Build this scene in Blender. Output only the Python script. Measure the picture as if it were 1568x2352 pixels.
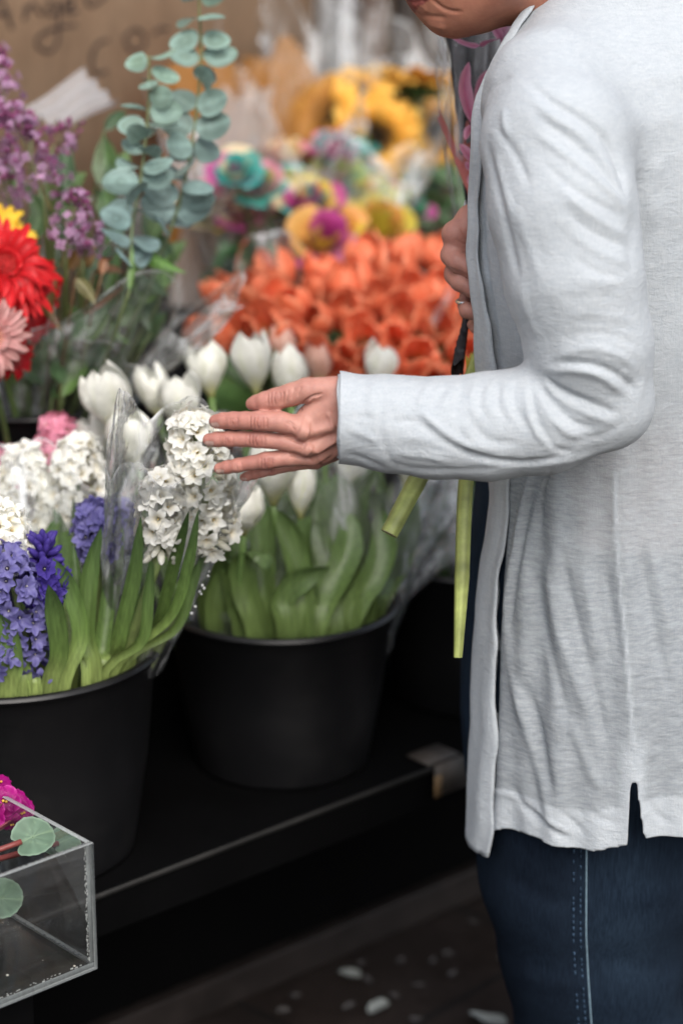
import bpy, bmesh, math, random
import numpy as np
from mathutils import Vector, Matrix

for _o in list(bpy.data.objects):
    bpy.data.objects.remove(_o, do_unlink=True)
SC = bpy.context.scene
COL = SC.collection
rng = np.random.default_rng(7)
random.seed(7)

# ------------------------------------------------------------------ camera
CAM_Z, PITCH = 1.6, math.radians(18.0)
cam_d = bpy.data.cameras.new("camera")
cam = bpy.data.objects.new("camera", cam_d)
COL.objects.link(cam)
cam.location = (0, 0, CAM_Z)
cam.rotation_euler = (math.radians(90) - PITCH, 0, 0)
cam_d.sensor_fit = 'VERTICAL'
cam_d.sensor_height = 36.0
cam_d.sensor_width = 24.0
cam_d.lens = 85.0
cam_d.clip_start, cam_d.clip_end = 0.05, 400
cam_d.dof.use_dof = True
cam_d.dof.focus_distance = 2.38
cam_d.dof.aperture_fstop = 2.5
cam_d.dof.aperture_blades = 0
SC.camera = cam

# ------------------------------------------------------------------ world, sun, exposure
SUN_EL, SUN_AZ = math.radians(48), math.radians(165)     # soft overcast glow high behind the camera
w = bpy.data.worlds.new("World"); SC.world = w
w.use_nodes = True
nt = w.node_tree; nt.nodes.clear()
sky = nt.nodes.new('ShaderNodeTexSky'); sky.sky_type = 'NISHITA'; sky.sun_disc = False
sky.sun_elevation = SUN_EL; sky.sun_rotation = SUN_AZ
sky.dust_density = 4.0; sky.air_density = 1.2; sky.ozone_density = 1.0
hsv = nt.nodes.new('ShaderNodeHueSaturation'); hsv.inputs['Saturation'].default_value = 0.55
bg = nt.nodes.new('ShaderNodeBackground'); bg.inputs['Strength'].default_value = 0.15
ow = nt.nodes.new('ShaderNodeOutputWorld')
nt.links.new(sky.outputs[0], hsv.inputs['Color']); nt.links.new(hsv.outputs[0], bg.inputs[0])
nt.links.new(bg.outputs[0], ow.inputs[0])
sun_d = bpy.data.lights.new("sun", 'SUN'); sun = bpy.data.objects.new("sun", sun_d); COL.objects.link(sun)
sun_d.energy = 1.0; sun_d.angle = math.radians(45); sun_d.color = (1.0, 0.97, 0.93)
_sd = Vector((math.sin(SUN_AZ) * math.cos(SUN_EL), math.cos(SUN_AZ) * math.cos(SUN_EL), math.sin(SUN_EL)))
sun.rotation_euler = _sd.to_track_quat('Z', 'Y').to_euler()
sun.location = (0, -3, 6)
SC.view_settings.view_transform = 'Standard'
SC.view_settings.look = 'None'
SC.view_settings.exposure = 0.68
SC.view_settings.gamma = 1.0
SC.render.engine = 'CYCLES'
SC.cycles.max_bounces = 10
SC.cycles.transparent_max_bounces = 24
SC.cycles.transmission_bounces = 8
SC.cycles.diffuse_bounces = 3
SC.cycles.glossy_bounces = 3
SC.cycles.caustics_reflective = False
SC.cycles.caustics_refractive = False
SC.cycles.use_denoising = True

# ------------------------------------------------------------------ measuring helpers
CP, SP_ = math.cos(PITCH), math.sin(PITCH)
FPX = 85.0 / 36.0 * 2352.0
def ray(x, y):
    u, v = (x - 784.0) / FPX, (1176.0 - y) / FPX
    return np.array([u, CP + v * SP_, -SP_ + v * CP])
CAMP = np.array([0, 0, CAM_Z])
def at(x, y, d):                       # measured point of the photo at distance d along the view
    return CAMP + ray(x, y) * d
def aty(x, y, Y):                      # measured point of the photo on the upright plane world-Y = Y
    r = ray(x, y); return CAMP + r * (Y / r[1])
def onz(x, y, z):
    r = ray(x, y); return CAMP + r * ((z - CAM_Z) / r[2])
def pix(P):                            # world -> measuring pixels
    Q = P - CAMP
    d = Q[..., 1] * CP - Q[..., 2] * SP_
    up = Q[..., 1] * SP_ + Q[..., 2] * CP
    return 784.0 + Q[..., 0] / d * FPX, 1176.0 - up / d * FPX
SH_Z = 0.40                            # lower shelf height
EDGE = onz(220.4, 2052.8, SH_Z)
_e2 = onz(1074.6, 1726.8, SH_Z)
UD = (_e2 - EDGE) / np.linalg.norm(_e2 - EDGE)          # along the stall front
ND = np.array([-UD[1], UD[0], 0])                       # into the stall
UZ = np.array([0, 0, 1.0])
def stall(u, p, z):                    # stall coordinates: along the front, depth behind the edge, height
    return EDGE * np.array([1, 1, 0]) + UD * u + ND * p + UZ * z
def onp(x, y, p):
    r = ray(x, y); t = (p + ND @ EDGE - ND @ CAMP) / (ND @ r)
    return CAMP + r * t
def nrm(v):
    v = np.asarray(v, float); return v / (np.linalg.norm(v, axis=-1, keepdims=True) + 1e-12)

# ------------------------------------------------------------------ objects
def tag(o, label=None, cat=None, group=None, kind=None):
    if label: o["label"] = label
    if cat: o["category"] = cat
    if group: o["group"] = group
    if kind: o["kind"] = kind
    return o
def empty(name, label, cat, loc=(0, 0, 0), group=None):
    o = bpy.data.objects.new(name, None); COL.objects.link(o)
    o.empty_display_size = 0.02
    o.location = Vector(loc)
    return tag(o, label, cat, group)
def mesh_obj(name, V, F, mat, parent=None, C=None, smooth=True, extra=None, local=True):
    """V n x 3, F list/array of quads or tris; C n x 3 own colour of the thing"""
    me = bpy.data.meshes.new(name)
    V = np.asarray(V, np.float32)
    if parent is not None and not local:
        V = V - np.array(parent.matrix_basis.translation, np.float32)
    if isinstance(F, np.ndarray):
        me.vertices.add(len(V)); me.vertices.foreach_set('co', V.ravel())
        k = F.shape[1]
        me.loops.add(F.size); me.loops.foreach_set('vertex_index', F.astype(np.int32).ravel())
        me.polygons.add(len(F))
        me.polygons.foreach_set('loop_start', np.arange(0, F.size, k, dtype=np.int32))
        me.update(calc_edges=True)
    else:
        me.from_pydata(V.tolist(), [], [list(f) for f in F]); me.update()
    me.validate()
    if smooth:
        me.polygons.foreach_set('use_smooth', np.ones(len(me.polygons), bool))
    if C is not None:
        a = me.color_attributes.new('Col', 'FLOAT_COLOR', 'POINT')
        cc = np.ones((len(V), 4), np.float32); cc[:, :3] = C
        a.data.foreach_set('color', cc.ravel())
    if extra:
        for kx, vals in extra.items():
            a = me.attributes.new(kx, 'FLOAT', 'POINT'); a.data.foreach_set('value', np.asarray(vals, np.float32))
    for m in (mat if isinstance(mat, (list, tuple)) else [mat]):
        me.materials.append(m)
    o = bpy.data.objects.new(name, me); COL.objects.link(o)
    if parent is not None:
        o.parent = parent
    return o
def copy_tree(o, parent=None):
    c = o.copy(); COL.objects.link(c)
    if parent is not None: c.parent = parent
    for ch in o.children: copy_tree(ch, c)
    return c
def frame(z, roll=0.0):
    z = nrm(z)
    x = np.cross([0.0, 1.0, 0.02], z); x = nrm(x); y = np.cross(z, x)
    c, s = math.cos(roll), math.sin(roll)
    return np.stack([c * x + s * y, -s * x + c * y, z], 1)
def set_pose(o, loc, R, s=1.0):
    M = Matrix([[*(R[i] * s), loc[i]] for i in range(3)] + [[0, 0, 0, 1]])
    o.matrix_basis = M

class MB:
    def __init__(s): s.V, s.F, s.C, s.n = [], [], [], 0
    def grid(s, P, col, closed=False):
        P = np.asarray(P, float); nu, nv = P.shape[:2]
        C = np.broadcast_to(np.asarray(col, float), P.shape)
        i = np.arange(nu * nv).reshape(nu, nv) + s.n
        if closed: i = np.concatenate([i, i[:, :1]], 1)
        f = np.stack([i[:-1, :-1], i[:-1, 1:], i[1:, 1:], i[1:, :-1]], -1).reshape(-1, 4)
        s.V.append(P.reshape(-1, 3)); s.C.append(C.reshape(-1, 3)); s.F.append(f); s.n += nu * nv
        return s
    def tube(s, path, rad, seg=8, col=(1, 1, 1), cap=True):
        path = np.asarray(path, float); n = len(path)
        rad = np.broadcast_to(np.asarray(rad, float), (n,))
        T = nrm(np.gradient(path, axis=0))
        ref = np.array([0.31, 0.87, 0.2]); X = nrm(np.cross(T, ref)); Y = np.cross(T, X)
        a = np.linspace(0, 2 * np.pi, seg, endpoint=False)
        P = path[:, None] + rad[:, None, None] * (np.cos(a)[None, :, None] * X[:, None] + np.sin(a)[None, :, None] * Y[:, None])
        C = np.broadcast_to(np.asarray(col, float), (n, 3)) if np.ndim(col) < 3 else col
        C = np.repeat(np.asarray(C)[:, None, :], seg, 1)
        if cap:
            P = np.concatenate([np.repeat(path[:1, None], seg, 1), P, np.repeat(path[-1:, None], seg, 1)], 0)
            C = np.concatenate([C[:1], C, C[-1:]], 0)
        return s.grid(P, C, closed=True)
    def lathe(s, prof, seg=48, col=(1, 1, 1)):
        prof = np.asarray(prof, float)
        a = np.linspace(0, 2 * np.pi, seg, endpoint=False)
        P = np.stack([prof[:, :1] * np.cos(a), prof[:, :1] * np.sin(a), np.repeat(prof[:, 1:2], seg, 1)], -1)
        return s.grid(P, col, closed=True)
    def box(s, c, ax, h, col=(1, 1, 1)):
        """box centred at c, axes ax (3 rows), half sizes h"""
        ax = np.asarray(ax, float); sg = np.array([[x, y, z] for x in (-1, 1) for y in (-1, 1) for z in (-1, 1)], float)
        V = np.asarray(c) + (sg * np.asarray(h)) @ ax
        f = np.array([[0, 1, 3, 2], [4, 6, 7, 5], [0, 4, 5, 1], [2, 3, 7, 6], [0, 2, 6, 4], [1, 5, 7, 3]]) + s.n
        s.V.append(V); s.F.append(f); s.C.append(np.broadcast_to(np.asarray(col, float), V.shape)); s.n += 8
        return s
    def add(s, o, M=None, T=None, sc=1.0, tint=None):
        for V, F, C in zip(o.V, o.F, o.C):
            W = V * sc
            if M is not None: W = W @ M.T
            if T is not None: W = W + T
            s.V.append(W); s.C.append(C if tint is None else C * tint)
        k = s.n
        for F in o.F: s.F.append(F + k)
        s.n += o.n
        return s
    def arr(s): return np.concatenate(s.V), np.concatenate(s.F), np.concatenate(s.C)
    def build(s, name, mat, parent=None, smooth=True, local=True):
        V, F, C = s.arr()
        return mesh_obj(name, V, F, mat, parent, C, smooth, local=local)

def catmull(P, n):
    P = np.asarray(P, float)
    if len(P) < 3:
        t = np.linspace(0, 1, n)[:, None]; return P[0] * (1 - t) + P[-1] * t
    Q = np.concatenate([[2 * P[0] - P[1]], P, [2 * P[-1] - P[-2]]])
    t = np.linspace(0, len(P) - 1 - 1e-6, n); i = t.astype(int); f = (t - i)[:, None]
    a, b, c, d = Q[i], Q[i + 1], Q[i + 2], Q[i + 3]
    return 0.5 * (2 * b + (c - a) * f + (2 * a - 5 * b + 4 * c - d) * f ** 2 + (3 * b - a - 3 * c + d) * f ** 3)

# ------------------------------------------------------------------ materials
class N:
    """short-hand for a node tree"""
    def __init__(s, name):
        s.m = bpy.data.materials.new(name); s.m.use_nodes = True
        s.t = s.m.node_tree; s.t.nodes.clear()
        s.out = s.t.nodes.new('ShaderNodeOutputMaterial')
    def n(s, typ, **kw):
        nd = s.t.nodes.new('ShaderNode' + typ)
        for k, v in kw.items():
            if k in nd.inputs: s.set(nd.inputs[k], v)
            elif k.startswith('i') and k[1:].isdigit(): s.set(nd.inputs[int(k[1:])], v)
            else: setattr(nd, k, v)
        return nd
    def set(s, inp, v):
        if hasattr(v, 'is_output'): s.t.links.new(v, inp)
        elif hasattr(v, 'outputs'): s.t.links.new(v.outputs[0], inp)
        elif isinstance(v, (tuple, list)) and inp.type == 'RGBA' and len(v) == 3: inp.default_value = (*v, 1)
        else: inp.default_value = v
    def noise(s, scale, detail=4, rough=0.55, vec=None, out=0, dist=0.0):
        nd = s.n('TexNoise'); nd.inputs['Scale'].default_value = scale; nd.inputs['Detail'].default_value = detail
        nd.inputs['Roughness'].default_value = rough; nd.inputs['Distortion'].default_value = dist
        if vec is not None: s.set(nd.inputs['Vector'], vec)
        return nd.outputs[out]
    def coord(s, kind='Object', scale=(1, 1, 1), rot=(0, 0, 0)):
        tc = s.n('TexCoord'); mp = s.n('Mapping'); s.t.links.new(tc.outputs[kind], mp.inputs[0])
        mp.inputs['Scale'].default_value = scale; mp.inputs['Rotation'].default_value = rot
        return mp.outputs[0]
    def ramp(s, fac, *stops):
        nd = s.n('ValToRGB'); s.set(nd.inputs[0], fac); e = nd.color_ramp.elements
        while len(e) < len(stops): e.new(0.5)
        for el, (p, c) in zip(e, stops):
            el.position = p; el.color = (c, c, c, 1) if np.isscalar(c) else (*c, 1)
        return nd.outputs[0]
    def mix(s, fac, a, b, blend='MIX'):
        nd = s.n('Mix'); nd.data_type = 'RGBA'; nd.blend_type = blend
        s.set(nd.inputs[0], fac); s.set(nd.inputs[6], a); s.set(nd.inputs[7], b)
        return nd.outputs[2]
    def math(s, op, a, b=0.5, clamp=False):
        nd = s.n('Math'); nd.operation = op; nd.use_clamp = clamp; s.set(nd.inputs[0], a); s.set(nd.inputs[1], b); return nd.outputs[0]
    def attr(s, name, out='Color'):
        nd = s.n('Attribute'); nd.attribute_name = name; return nd.outputs[out]
    def bump(s, h, strength=0.3, dist=0.01, normal=None):
        nd = s.n('Bump'); nd.inputs['Strength'].default_value = strength; nd.inputs['Distance'].default_value = dist
        s.set(nd.inputs['Height'], h)
        if normal is not None: s.set(nd.inputs['Normal'], normal)
        return nd.outputs[0]
    def bsdf(s, **kw):
        p = s.n('BsdfPrincipled')
        for k, v in kw.items(): s.set(p.inputs[k.replace('_', ' ')], v)
        return p.outputs[0]
    def shmix(s, fac, a, b):
        nd = s.n('MixShader'); s.set(nd.inputs[0], fac); s.t.links.new(a, nd.inputs[1]); s.t.links.new(b, nd.inputs[2]); return nd.outputs[0]
    def done(s, sh):
        s.t.links.new(sh, s.out.inputs[0]); return s.m

def petal_mat(name, rough=0.45, trans=0.35, var=0.25, spec=0.3, nscale=60, streak=False):
    k = N(name)
    c = k.attr('Col')
    if streak: nz = k.noise(1.0, 5, 0.6, k.coord('Object', (220, 220, 25)))
    else: nz = k.noise(nscale, 4, 0.6, k.coord('Object'))
    col = k.mix(var, c, k.mix(1.0, c, k.ramp(nz, (0.3, 0.45), (0.7, 1.35)), 'MULTIPLY'))
    oi = k.n('ObjectInfo')
    hs = k.n('HueSaturation'); k.set(hs.inputs['Color'], col)
    k.set(hs.inputs['Value'], k.math('ADD', k.math('MULTIPLY', oi.outputs['Random'], 0.3), 0.85))
    bm = k.bump(nz, 0.25, 0.002)
    a = k.bsdf(Base_Color=hs.outputs[0], Roughness=rough, Specular_IOR_Level=spec, Normal=bm)
    t = k.n('BsdfTranslucent'); k.set(t.inputs[0], hs.outputs[0]); k.set(t.inputs['Normal'], bm)
    return k.done(k.shmix(trans, a, t.outputs[0]))
M_PETAL = petal_mat('petal')
M_FLORET = petal_mat('floret_petal', 0.5, 0.4, 0.12, 0.25, 150)
M_LEAF = petal_mat('leaf', 0.38, 0.22, 0.55, 0.45, 1, streak=True)
M_STEM = petal_mat('stem', 0.42, 0.05, 0.4, 0.4, 90)
M_WAXLEAF = petal_mat('waxy_leaf', 0.55, 0.15, 0.35, 0.35, 45)

def simple(name, col, rough=0.5, spec=0.5, nscale=30, var=0.2, bump=0.1, metal=0.0, bdist=0.003):
    k = N(name); nz = k.noise(nscale, 6, 0.6, k.coord('Object'))
    c = k.mix(1.0, col, k.ramp(nz, (0.25, 1 - var), (0.75, 1 + var)), 'MULTIPLY')
    r = k.math('ADD', k.math('MULTIPLY', nz, 0.25), rough - 0.125)
    return k.done(k.bsdf(Base_Color=c, Roughness=r, Specular_IOR_Level=spec, Metallic=metal, Normal=k.bump(nz, bump, bdist)))
def film(name, haze=0.022, tint=(0.97, 0.98, 0.98), rough=0.07, refl=1.0, wr=26.0):
    """thin clear wrapping film"""
    k = N(name); co = k.coord('Object')
    nz = k.noise(wr, 3, 0.5, co, dist=0.6)
    n2 = k.noise(1.0, 3, 0.5, k.coord('Object', (90, 90, 9)))
    bm = k.bump(k.math('ADD', nz, k.math('MULTIPLY', n2, 0.5)), 0.55, 0.012)
    lw = k.n('LayerWeight'); lw.inputs['Blend'].default_value = 0.22; k.set(lw.inputs['Normal'], bm)
    tr = k.n('BsdfTransparent'); tr.inputs[0].default_value = (*tint, 1)
    gl = k.n('BsdfGlossy'); gl.inputs['Roughness'].default_value = rough; k.set(gl.inputs['Normal'], bm)
    gl.inputs[0].default_value = (0.95, 0.97, 1, 1)
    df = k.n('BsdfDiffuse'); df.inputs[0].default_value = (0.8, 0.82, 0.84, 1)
    f = k.math('MULTIPLY', k.math('ADD', k.math('MULTIPLY', lw.outputs['Fresnel'], 0.8), 0.005), refl, True)
    a = k.shmix(f, tr.outputs[0], gl.outputs[0])
    hz = k.math('ADD', k.ramp(nz, (0.45, haze * 0.5), (0.7, haze * 1.8)), k.math('MULTIPLY', k.attr('crease_glint', 'Fac'), k.ramp(n2, (.35, .16), (.65, .78))), True)  # crease whitening also carries reflected sky streaks, painted as diffuse white
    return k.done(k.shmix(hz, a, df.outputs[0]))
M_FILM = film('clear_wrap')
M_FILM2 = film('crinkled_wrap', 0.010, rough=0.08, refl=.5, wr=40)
M_FILM3 = film('soft_clear_wrap', 0.008, rough=0.05, refl=.4, wr=20)
def blackplastic():
    k = N('black_plastic'); ob = k.coord('Object'); nz = k.noise(30, 6, .6, ob); sc = k.noise(1.0, 4, .7, k.coord('Object', (14, 14, 160)), dist=.4); dr = k.noise(9, 5, .7, ob)
    c = k.mix(k.ramp(dr, (.55, 0), (.8, .35)), (.0062, .0062, .0070), (.020, .019, .018)); c = k.mix(k.ramp(sc, (.66, 0), (.72, .35)), c, (.030, .030, .031))
    return k.done(k.bsdf(Base_Color=c, Roughness=k.math('ADD', k.math('MULTIPLY', dr, .3), .24), Specular_IOR_Level=.38, Normal=k.bump(nz, .06, .003)))
M_BLACK = blackplastic()
M_BLACKP = simple('black_paint', (0.0016, 0.0016, 0.0018), 0.85, 0.05, 14, 0.35, 0.12)
# ================================================================== signed-distance modelling
def sd_cone(P, a, b, ra, rb):
    a = np.asarray(a, np.float32); b = np.asarray(b, np.float32); ab = b - a
    Q = P - a
    t = np.clip((Q @ ab) / max(float(ab @ ab), 1e-12), 0, 1)
    Q -= t[..., None] * ab
    return np.sqrt(np.einsum('...i,...i->...', Q, Q)) - (ra + (rb - ra) * t)
def sd_ell(P, c, r, R=None):
    Q = P - np.asarray(c, np.float32)
    if R is not None: Q = Q @ np.asarray(R, np.float32)
    r = np.asarray(r, np.float32)
    k0 = np.linalg.norm(Q / r, axis=-1); k1 = np.linalg.norm(Q / r ** 2, axis=-1) + 1e-6
    return k0 * (k0 - 1) / k1
def smin(a, b, k):
    h = np.clip(0.5 + 0.5 * (b - a) / k, 0, 1)
    return b + (a - b) * h - k * h * (1 - h)
def smax(a, b, k): return -smin(-a, -b, k)
def chain(P, pts, k=0.003):
    f = None
    for (a, ra), (b, rb) in zip(pts[:-1], pts[1:]):
        g = sd_cone(P, a, b, ra, rb); f = g if f is None else smin(f, g, k)
    return f
def surface(fn, lo, hi, h):
    lo = np.asarray(lo, np.float32); n = np.ceil((np.asarray(hi) - lo) / h).astype(int) + 1
    xs = [lo[i] + h * np.arange(n[i], dtype=np.float32) for i in range(3)]
    Fv = np.empty(n, np.float32); step = max(1, int(1.5e6 // (n[1] * n[2])))
    for i in range(0, n[0], step):
        P = np.stack(np.meshgrid(xs[0][i:i + step], xs[1], xs[2], indexing='ij'), -1)
        Fv[i:i + step] = fn(P)
    S = Fv < 0
    cnt = np.zeros(n - 1, np.int8)
    for dx in (0, 1):
        for dy in (0, 1):
            for dz in (0, 1):
                cnt += S[dx:n[0] - 1 + dx, dy:n[1] - 1 + dy, dz:n[2] - 1 + dz]
    act = (cnt > 0) & (cnt < 8); ijk = np.argwhere(act)
    idx = np.full(n - 1, -1, np.int32); idx[act] = np.arange(len(ijk))
    acc = np.zeros((len(ijk), 3)); num = np.zeros(len(ijk))
    for ax in range(3):
        o1, o2 = [q for q in range(3) if q != ax]
        for u in (0, 1):
            for v in (0, 1):
                p0 = ijk.copy(); p0[:, o1] += u; p0[:, o2] += v; p1 = p0.copy(); p1[:, ax] += 1
                f0 = Fv[tuple(p0.T)]; f1 = Fv[tuple(p1.T)]
                m = (f0 < 0) != (f1 < 0); t = f0[m] / (f0[m] - f1[m])
                q = p0[m].astype(float); q[:, ax] += t; acc[m] += q; num[m] += 1
    V = lo + h * acc / num[:, None]
    faces = []
    for ax in range(3):
        o1, o2 = (ax + 1) % 3, (ax + 2) % 3
        sl0 = [slice(None)] * 3; sl1 = [slice(None)] * 3
        sl0[ax] = slice(0, n[ax] - 1); sl1[ax] = slice(1, n[ax])
        A, B = S[tuple(sl0)], S[tuple(sl1)]
        for fl in (0, 1):
            e = np.argwhere((A & ~B) if fl == 0 else (~A & B))
            e = e[(e[:, o1] > 0) & (e[:, o2] > 0) & (e[:, o1] < n[o1] - 1) & (e[:, o2] < n[o2] - 1)]
            q = []
            for u, v in ((0, 0), (1, 0), (1, 1), (0, 1)):
                c = e.copy(); c[:, o1] -= 1 - u; c[:, o2] -= 1 - v; q.append(idx[tuple(c.T)])
            q = np.stack(q, 1)
            faces.append(q if fl == 0 else q[:, ::-1])
    F = np.concatenate(faces); F = F[(F >= 0).all(1)]
    return V, F
def vnormals(V, F):
    a, b, c, d = (V[F[:, i]] for i in range(4))
    fn = np.cross(c - a, d - b); Nn = np.zeros_like(V)
    for i in range(4): np.add.at(Nn, F[:, i], fn)
    return nrm(Nn)
def relax(V, F, it=3, lam=0.5, w=None):
    e = np.concatenate([F[:, [0, 1]], F[:, [1, 2]], F[:, [2, 3]], F[:, [3, 0]]])
    for _ in range(it):
        s = np.zeros_like(V); n = np.zeros(len(V))
        np.add.at(s, e[:, 0], V[e[:, 1]]); np.add.at(s, e[:, 1], V[e[:, 0]])
        np.add.at(n, e[:, 0], 1); np.add.at(n, e[:, 1], 1)
        l = lam if w is None else (lam * w)[:, None]
        V = V + l * (s / np.maximum(n, 1)[:, None] - V)
    return V
def fold_field(V, Nn, lines, facing=True):
    """height added along the surface normal by ridges (+) and creases (-) measured on the near side; line = (points, width px, height m)"""
    x, y = pix(V); H = np.zeros(len(V))
    toC = nrm(CAMP - V); f = np.clip((Nn * toC).sum(1) * 2.2 + 0.15, 0, 1) if facing else np.ones(len(V))
    for pts, wd, amp in lines:
        P = catmull(pts, 6 * len(pts) + 4)
        lo, hi = P.min(0) - 3 * wd, P.max(0) + 3 * wd
        m = np.where((x > lo[0]) & (x < hi[0]) & (y > lo[1]) & (y < hi[1]) & (f > 0))[0]
        if not len(m): continue
        q = np.stack([x[m], y[m]], 1); best = np.full(len(m), 1e9); tt = np.zeros(len(m))
        for i in range(len(P) - 1):
            a, b = P[i], P[i + 1]; ab = b - a
            t = np.clip(((q - a) @ ab) / max(ab @ ab, 1e-9), 0, 1)
            dd = ((q - a - t[:, None] * ab) ** 2).sum(1); k = dd < best
            best[k] = dd[k]; tt[k] = (i + t[k]) / (len(P) - 1)
        taper = np.clip(np.minimum(tt, 1 - tt) * 5 + 0.12, 0, 1)
        H[m] += amp * taper * np.exp(-best / wd ** 2) * f[m]
    return H
def smooth_noise(P, scale, seed=0, oct=3):
    """cheap smooth noise: sums of sines in random directions"""
    r = np.random.default_rng(seed); H = np.zeros(len(P)); a = 1.0
    for o in range(oct):
        for _ in range(7):
            d = nrm(r.normal(size=3)) * scale * 2 ** o * r.uniform(.7, 1.4)
            H += a * np.sin(P @ d + r.uniform(0, 6.28)) / 7
        a *= 0.5
    return H

# ================================================================== the shopper
TY = 2.45                                        # upright plane through the middle of the body
def rows(tab):
    """table of (photo row, front outline, back outline, half depth) -> arrays by height"""
    out = []
    for y, xl, xr, b in tab:
        L, R = aty(xl, y, TY), aty(xr, y, TY); out.append((L[2], (L[0] + R[0]) / 2, (R[0] - L[0]) / 2, b))
    a = np.array(out)[::-1]; return a
def ring_f(P, T, sa=1.0, sb=1.0, p=2.3):
    z = P[..., 2]; cx = np.interp(z, T[:, 0], T[:, 1]); a = np.interp(z, T[:, 0], T[:, 2]) * sa; b = np.interp(z, T[:, 0], T[:, 3]) * sb
    r = (np.abs((P[..., 0] - cx) / a) ** p + np.abs((P[..., 1] - TY) / b) ** p) ** (1 / p)
    return (r - 1) * np.minimum(a, b)
OUT = [(-190, 1352), (-100, 1290), (0, 1221), (50, 1186), (100, 1152), (200, 1104), (262, 1086), (330, 1088), (400, 1090), (480, 1081), (600, 1076),
       (650, 1084), (760, 1094), (830, 1102), (1000, 1122), (1100, 1130), (1250, 1110), (1400, 1096), (1600, 1086), (1750, 1078), (1860, 1074), (1950, 1068)]
OY, OX = np.array(OUT, float).T
def outl(y): return np.interp(y, OY, OX)
PHI = math.radians(24); CPH = math.cos(PHI) ** (1.0)
def torso_tab():
    tab = []
    for y, xr, b in [(-190, 1560, .052), (-140, 1600, .060), (-80, 1650, .074), (0, 1700, .100), (60, 1715, .126), (130, 1722, .150), (220, 1725, .166), (300, 1725, .172), (400, 1722, .172), (600, 1712, .165),
                     (830, 1700, .160), (1000, 1700, .165), (1100, 1712, .172), (1250, 1740, .184), (1400, 1765, .194), (1600, 1785, .2), (1800, 1795, .205), (2010, 1800, .208)]:
        e = outl(y); c = (e + 0.905 * xr * 1.0 - 0 * e) / 1.905 if False else None
        # the near front edge (at PHI from the front) falls on the measured outline
        a = (xr - e) / (1 + 0.955); cx = xr - a
        tab.append((y, cx - a, xr, b))
    return rows(tab)
TT = torso_tab()
SL = [((1262, 214), 2.315, .062), ((1276, 330), 2.25, .0655), ((1292, 480), 2.222, .0655), ((1318, 640), 2.205, .0615), ((1352, 790), 2.2, .056), ((1384, 922), 2.2, .0455)]
SF = [((1384, 922), 2.2, .0455), ((1245, 962), 2.2, .0500), ((1120, 981), 2.2, .0478), ((1000, 984), 2.2, .0452), ((890, 972), 2.203, .0436), ((770, 957), 2.205, .0405), ((690, 950), 2.205, .040)]
SLW = [(aty(*p, Y), r) for p, Y, r in SL]; SFW = [(aty(*p, Y), r) for p, Y, r in SF]
FAR = [(aty(1290, 230, 2.6), .062), (aty(1330, 560, 2.68), .055), (aty(1330, 760, 2.66), .045), (aty(1200, 600, 2.53), .04), (aty(1135, 545, 2.47), .036)]
Z_SH, Z_SH2 = aty(0, 250, 2.3)[2], aty(0, 640, 2.25)[2]
def f_sleeve(P): return smin(chain(P, SLW, .02), chain(P, SFW, .015), .012)
def f_torso(P): return ring_f(P, TT)
def f_cardigan(P):
    s = f_sleeve(P); t = f_torso(P)
    k = 0.014 + 0.045 * np.clip((P[..., 2] - Z_SH2) / (Z_SH - Z_SH2), 0, 1)
    f = smin(s, t, k)
    return smin(f, chain(P, FAR, .02), .02)
V, F = surface(f_cardigan, (-.03, 2.10, 0.42), (.56, 2.76, 1.56), .0034)
# open front, cuff, hem, slit, neck: g > 0 is cut away
isl = f_sleeve(V) - f_torso(V)
cxv = np.interp(V[:, 2], TT[:, 0], TT[:, 1]); av = np.interp(V[:, 2], TT[:, 0], TT[:, 2]); bv = np.interp(V[:, 2], TT[:, 0], TT[:, 3])
phi = np.arctan2(-(V[:, 1] - TY) / bv, -(V[:, 0] - cxv) / av)
g = np.minimum(PHI - phi, phi + math.radians(38)) * av
g = np.where((V[:, 1] < TY) & (phi < 1.5), np.maximum(-(pix(V)[0] - outl(pix(V)[1]) - 8) * 4.4e-4, np.where(phi < .1, g, -1)), g)
g = np.where((isl < 0.004) | (V[:, 0] < aty(1050, 900, 2.2)[0]), -1.0, g)
fr = chain(V.astype(np.float32), FAR, .02); g = np.where(fr < 0.012, -1, g)
px, py = pix(V)
cuffx = np.interp(py, [840, 860, 950, 1055, 1075], [781, 780, 777, 775.5, 775])
g = np.maximum(g, np.where(V[:, 1] < 2.3, (cuffx - px) * 4.1e-4, -1))
HEM = [(1060, 1905), (1128, 1906), (1160, 1903), (1200, 1916), (1250, 1934), (1300, 1949), (1340, 1956), (1375, 1954), (1405, 1945), (1440, 1942), (1470, 1930), (1500, 1926), (1540, 1924), (1700, 1915)]
HX, HY = np.array(HEM, float).T
near = V[:, 1] < TY
hem_row = np.interp(px, HX, HY)
zh = aty(784, 1940, 2.27)[2]
g = np.maximum(g, np.where(near & (V[:, 1] < 2.40), (py - hem_row) * 4.5e-4, zh - V[:, 2]))
t_s = np.clip((py - 1757) / (1935 - 1757), 0, 1)
sl_l, sl_r = 1450 - 10 * t_s, 1452 + 28 * t_s ** 0.9
g = np.maximum(g, np.where(near & (py > 1756), np.minimum(px - sl_l, sl_r - px) * 4.5e-4, -1))
neck_z = aty(0, -120, TY)[2]
g = np.maximum(g, V[:, 2] - neck_z - (V[:, 0] - .22) * .5)
fin = (g[F] < 0)
keep = fin.any(1)
part = keep & ~fin.all(1)
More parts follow.
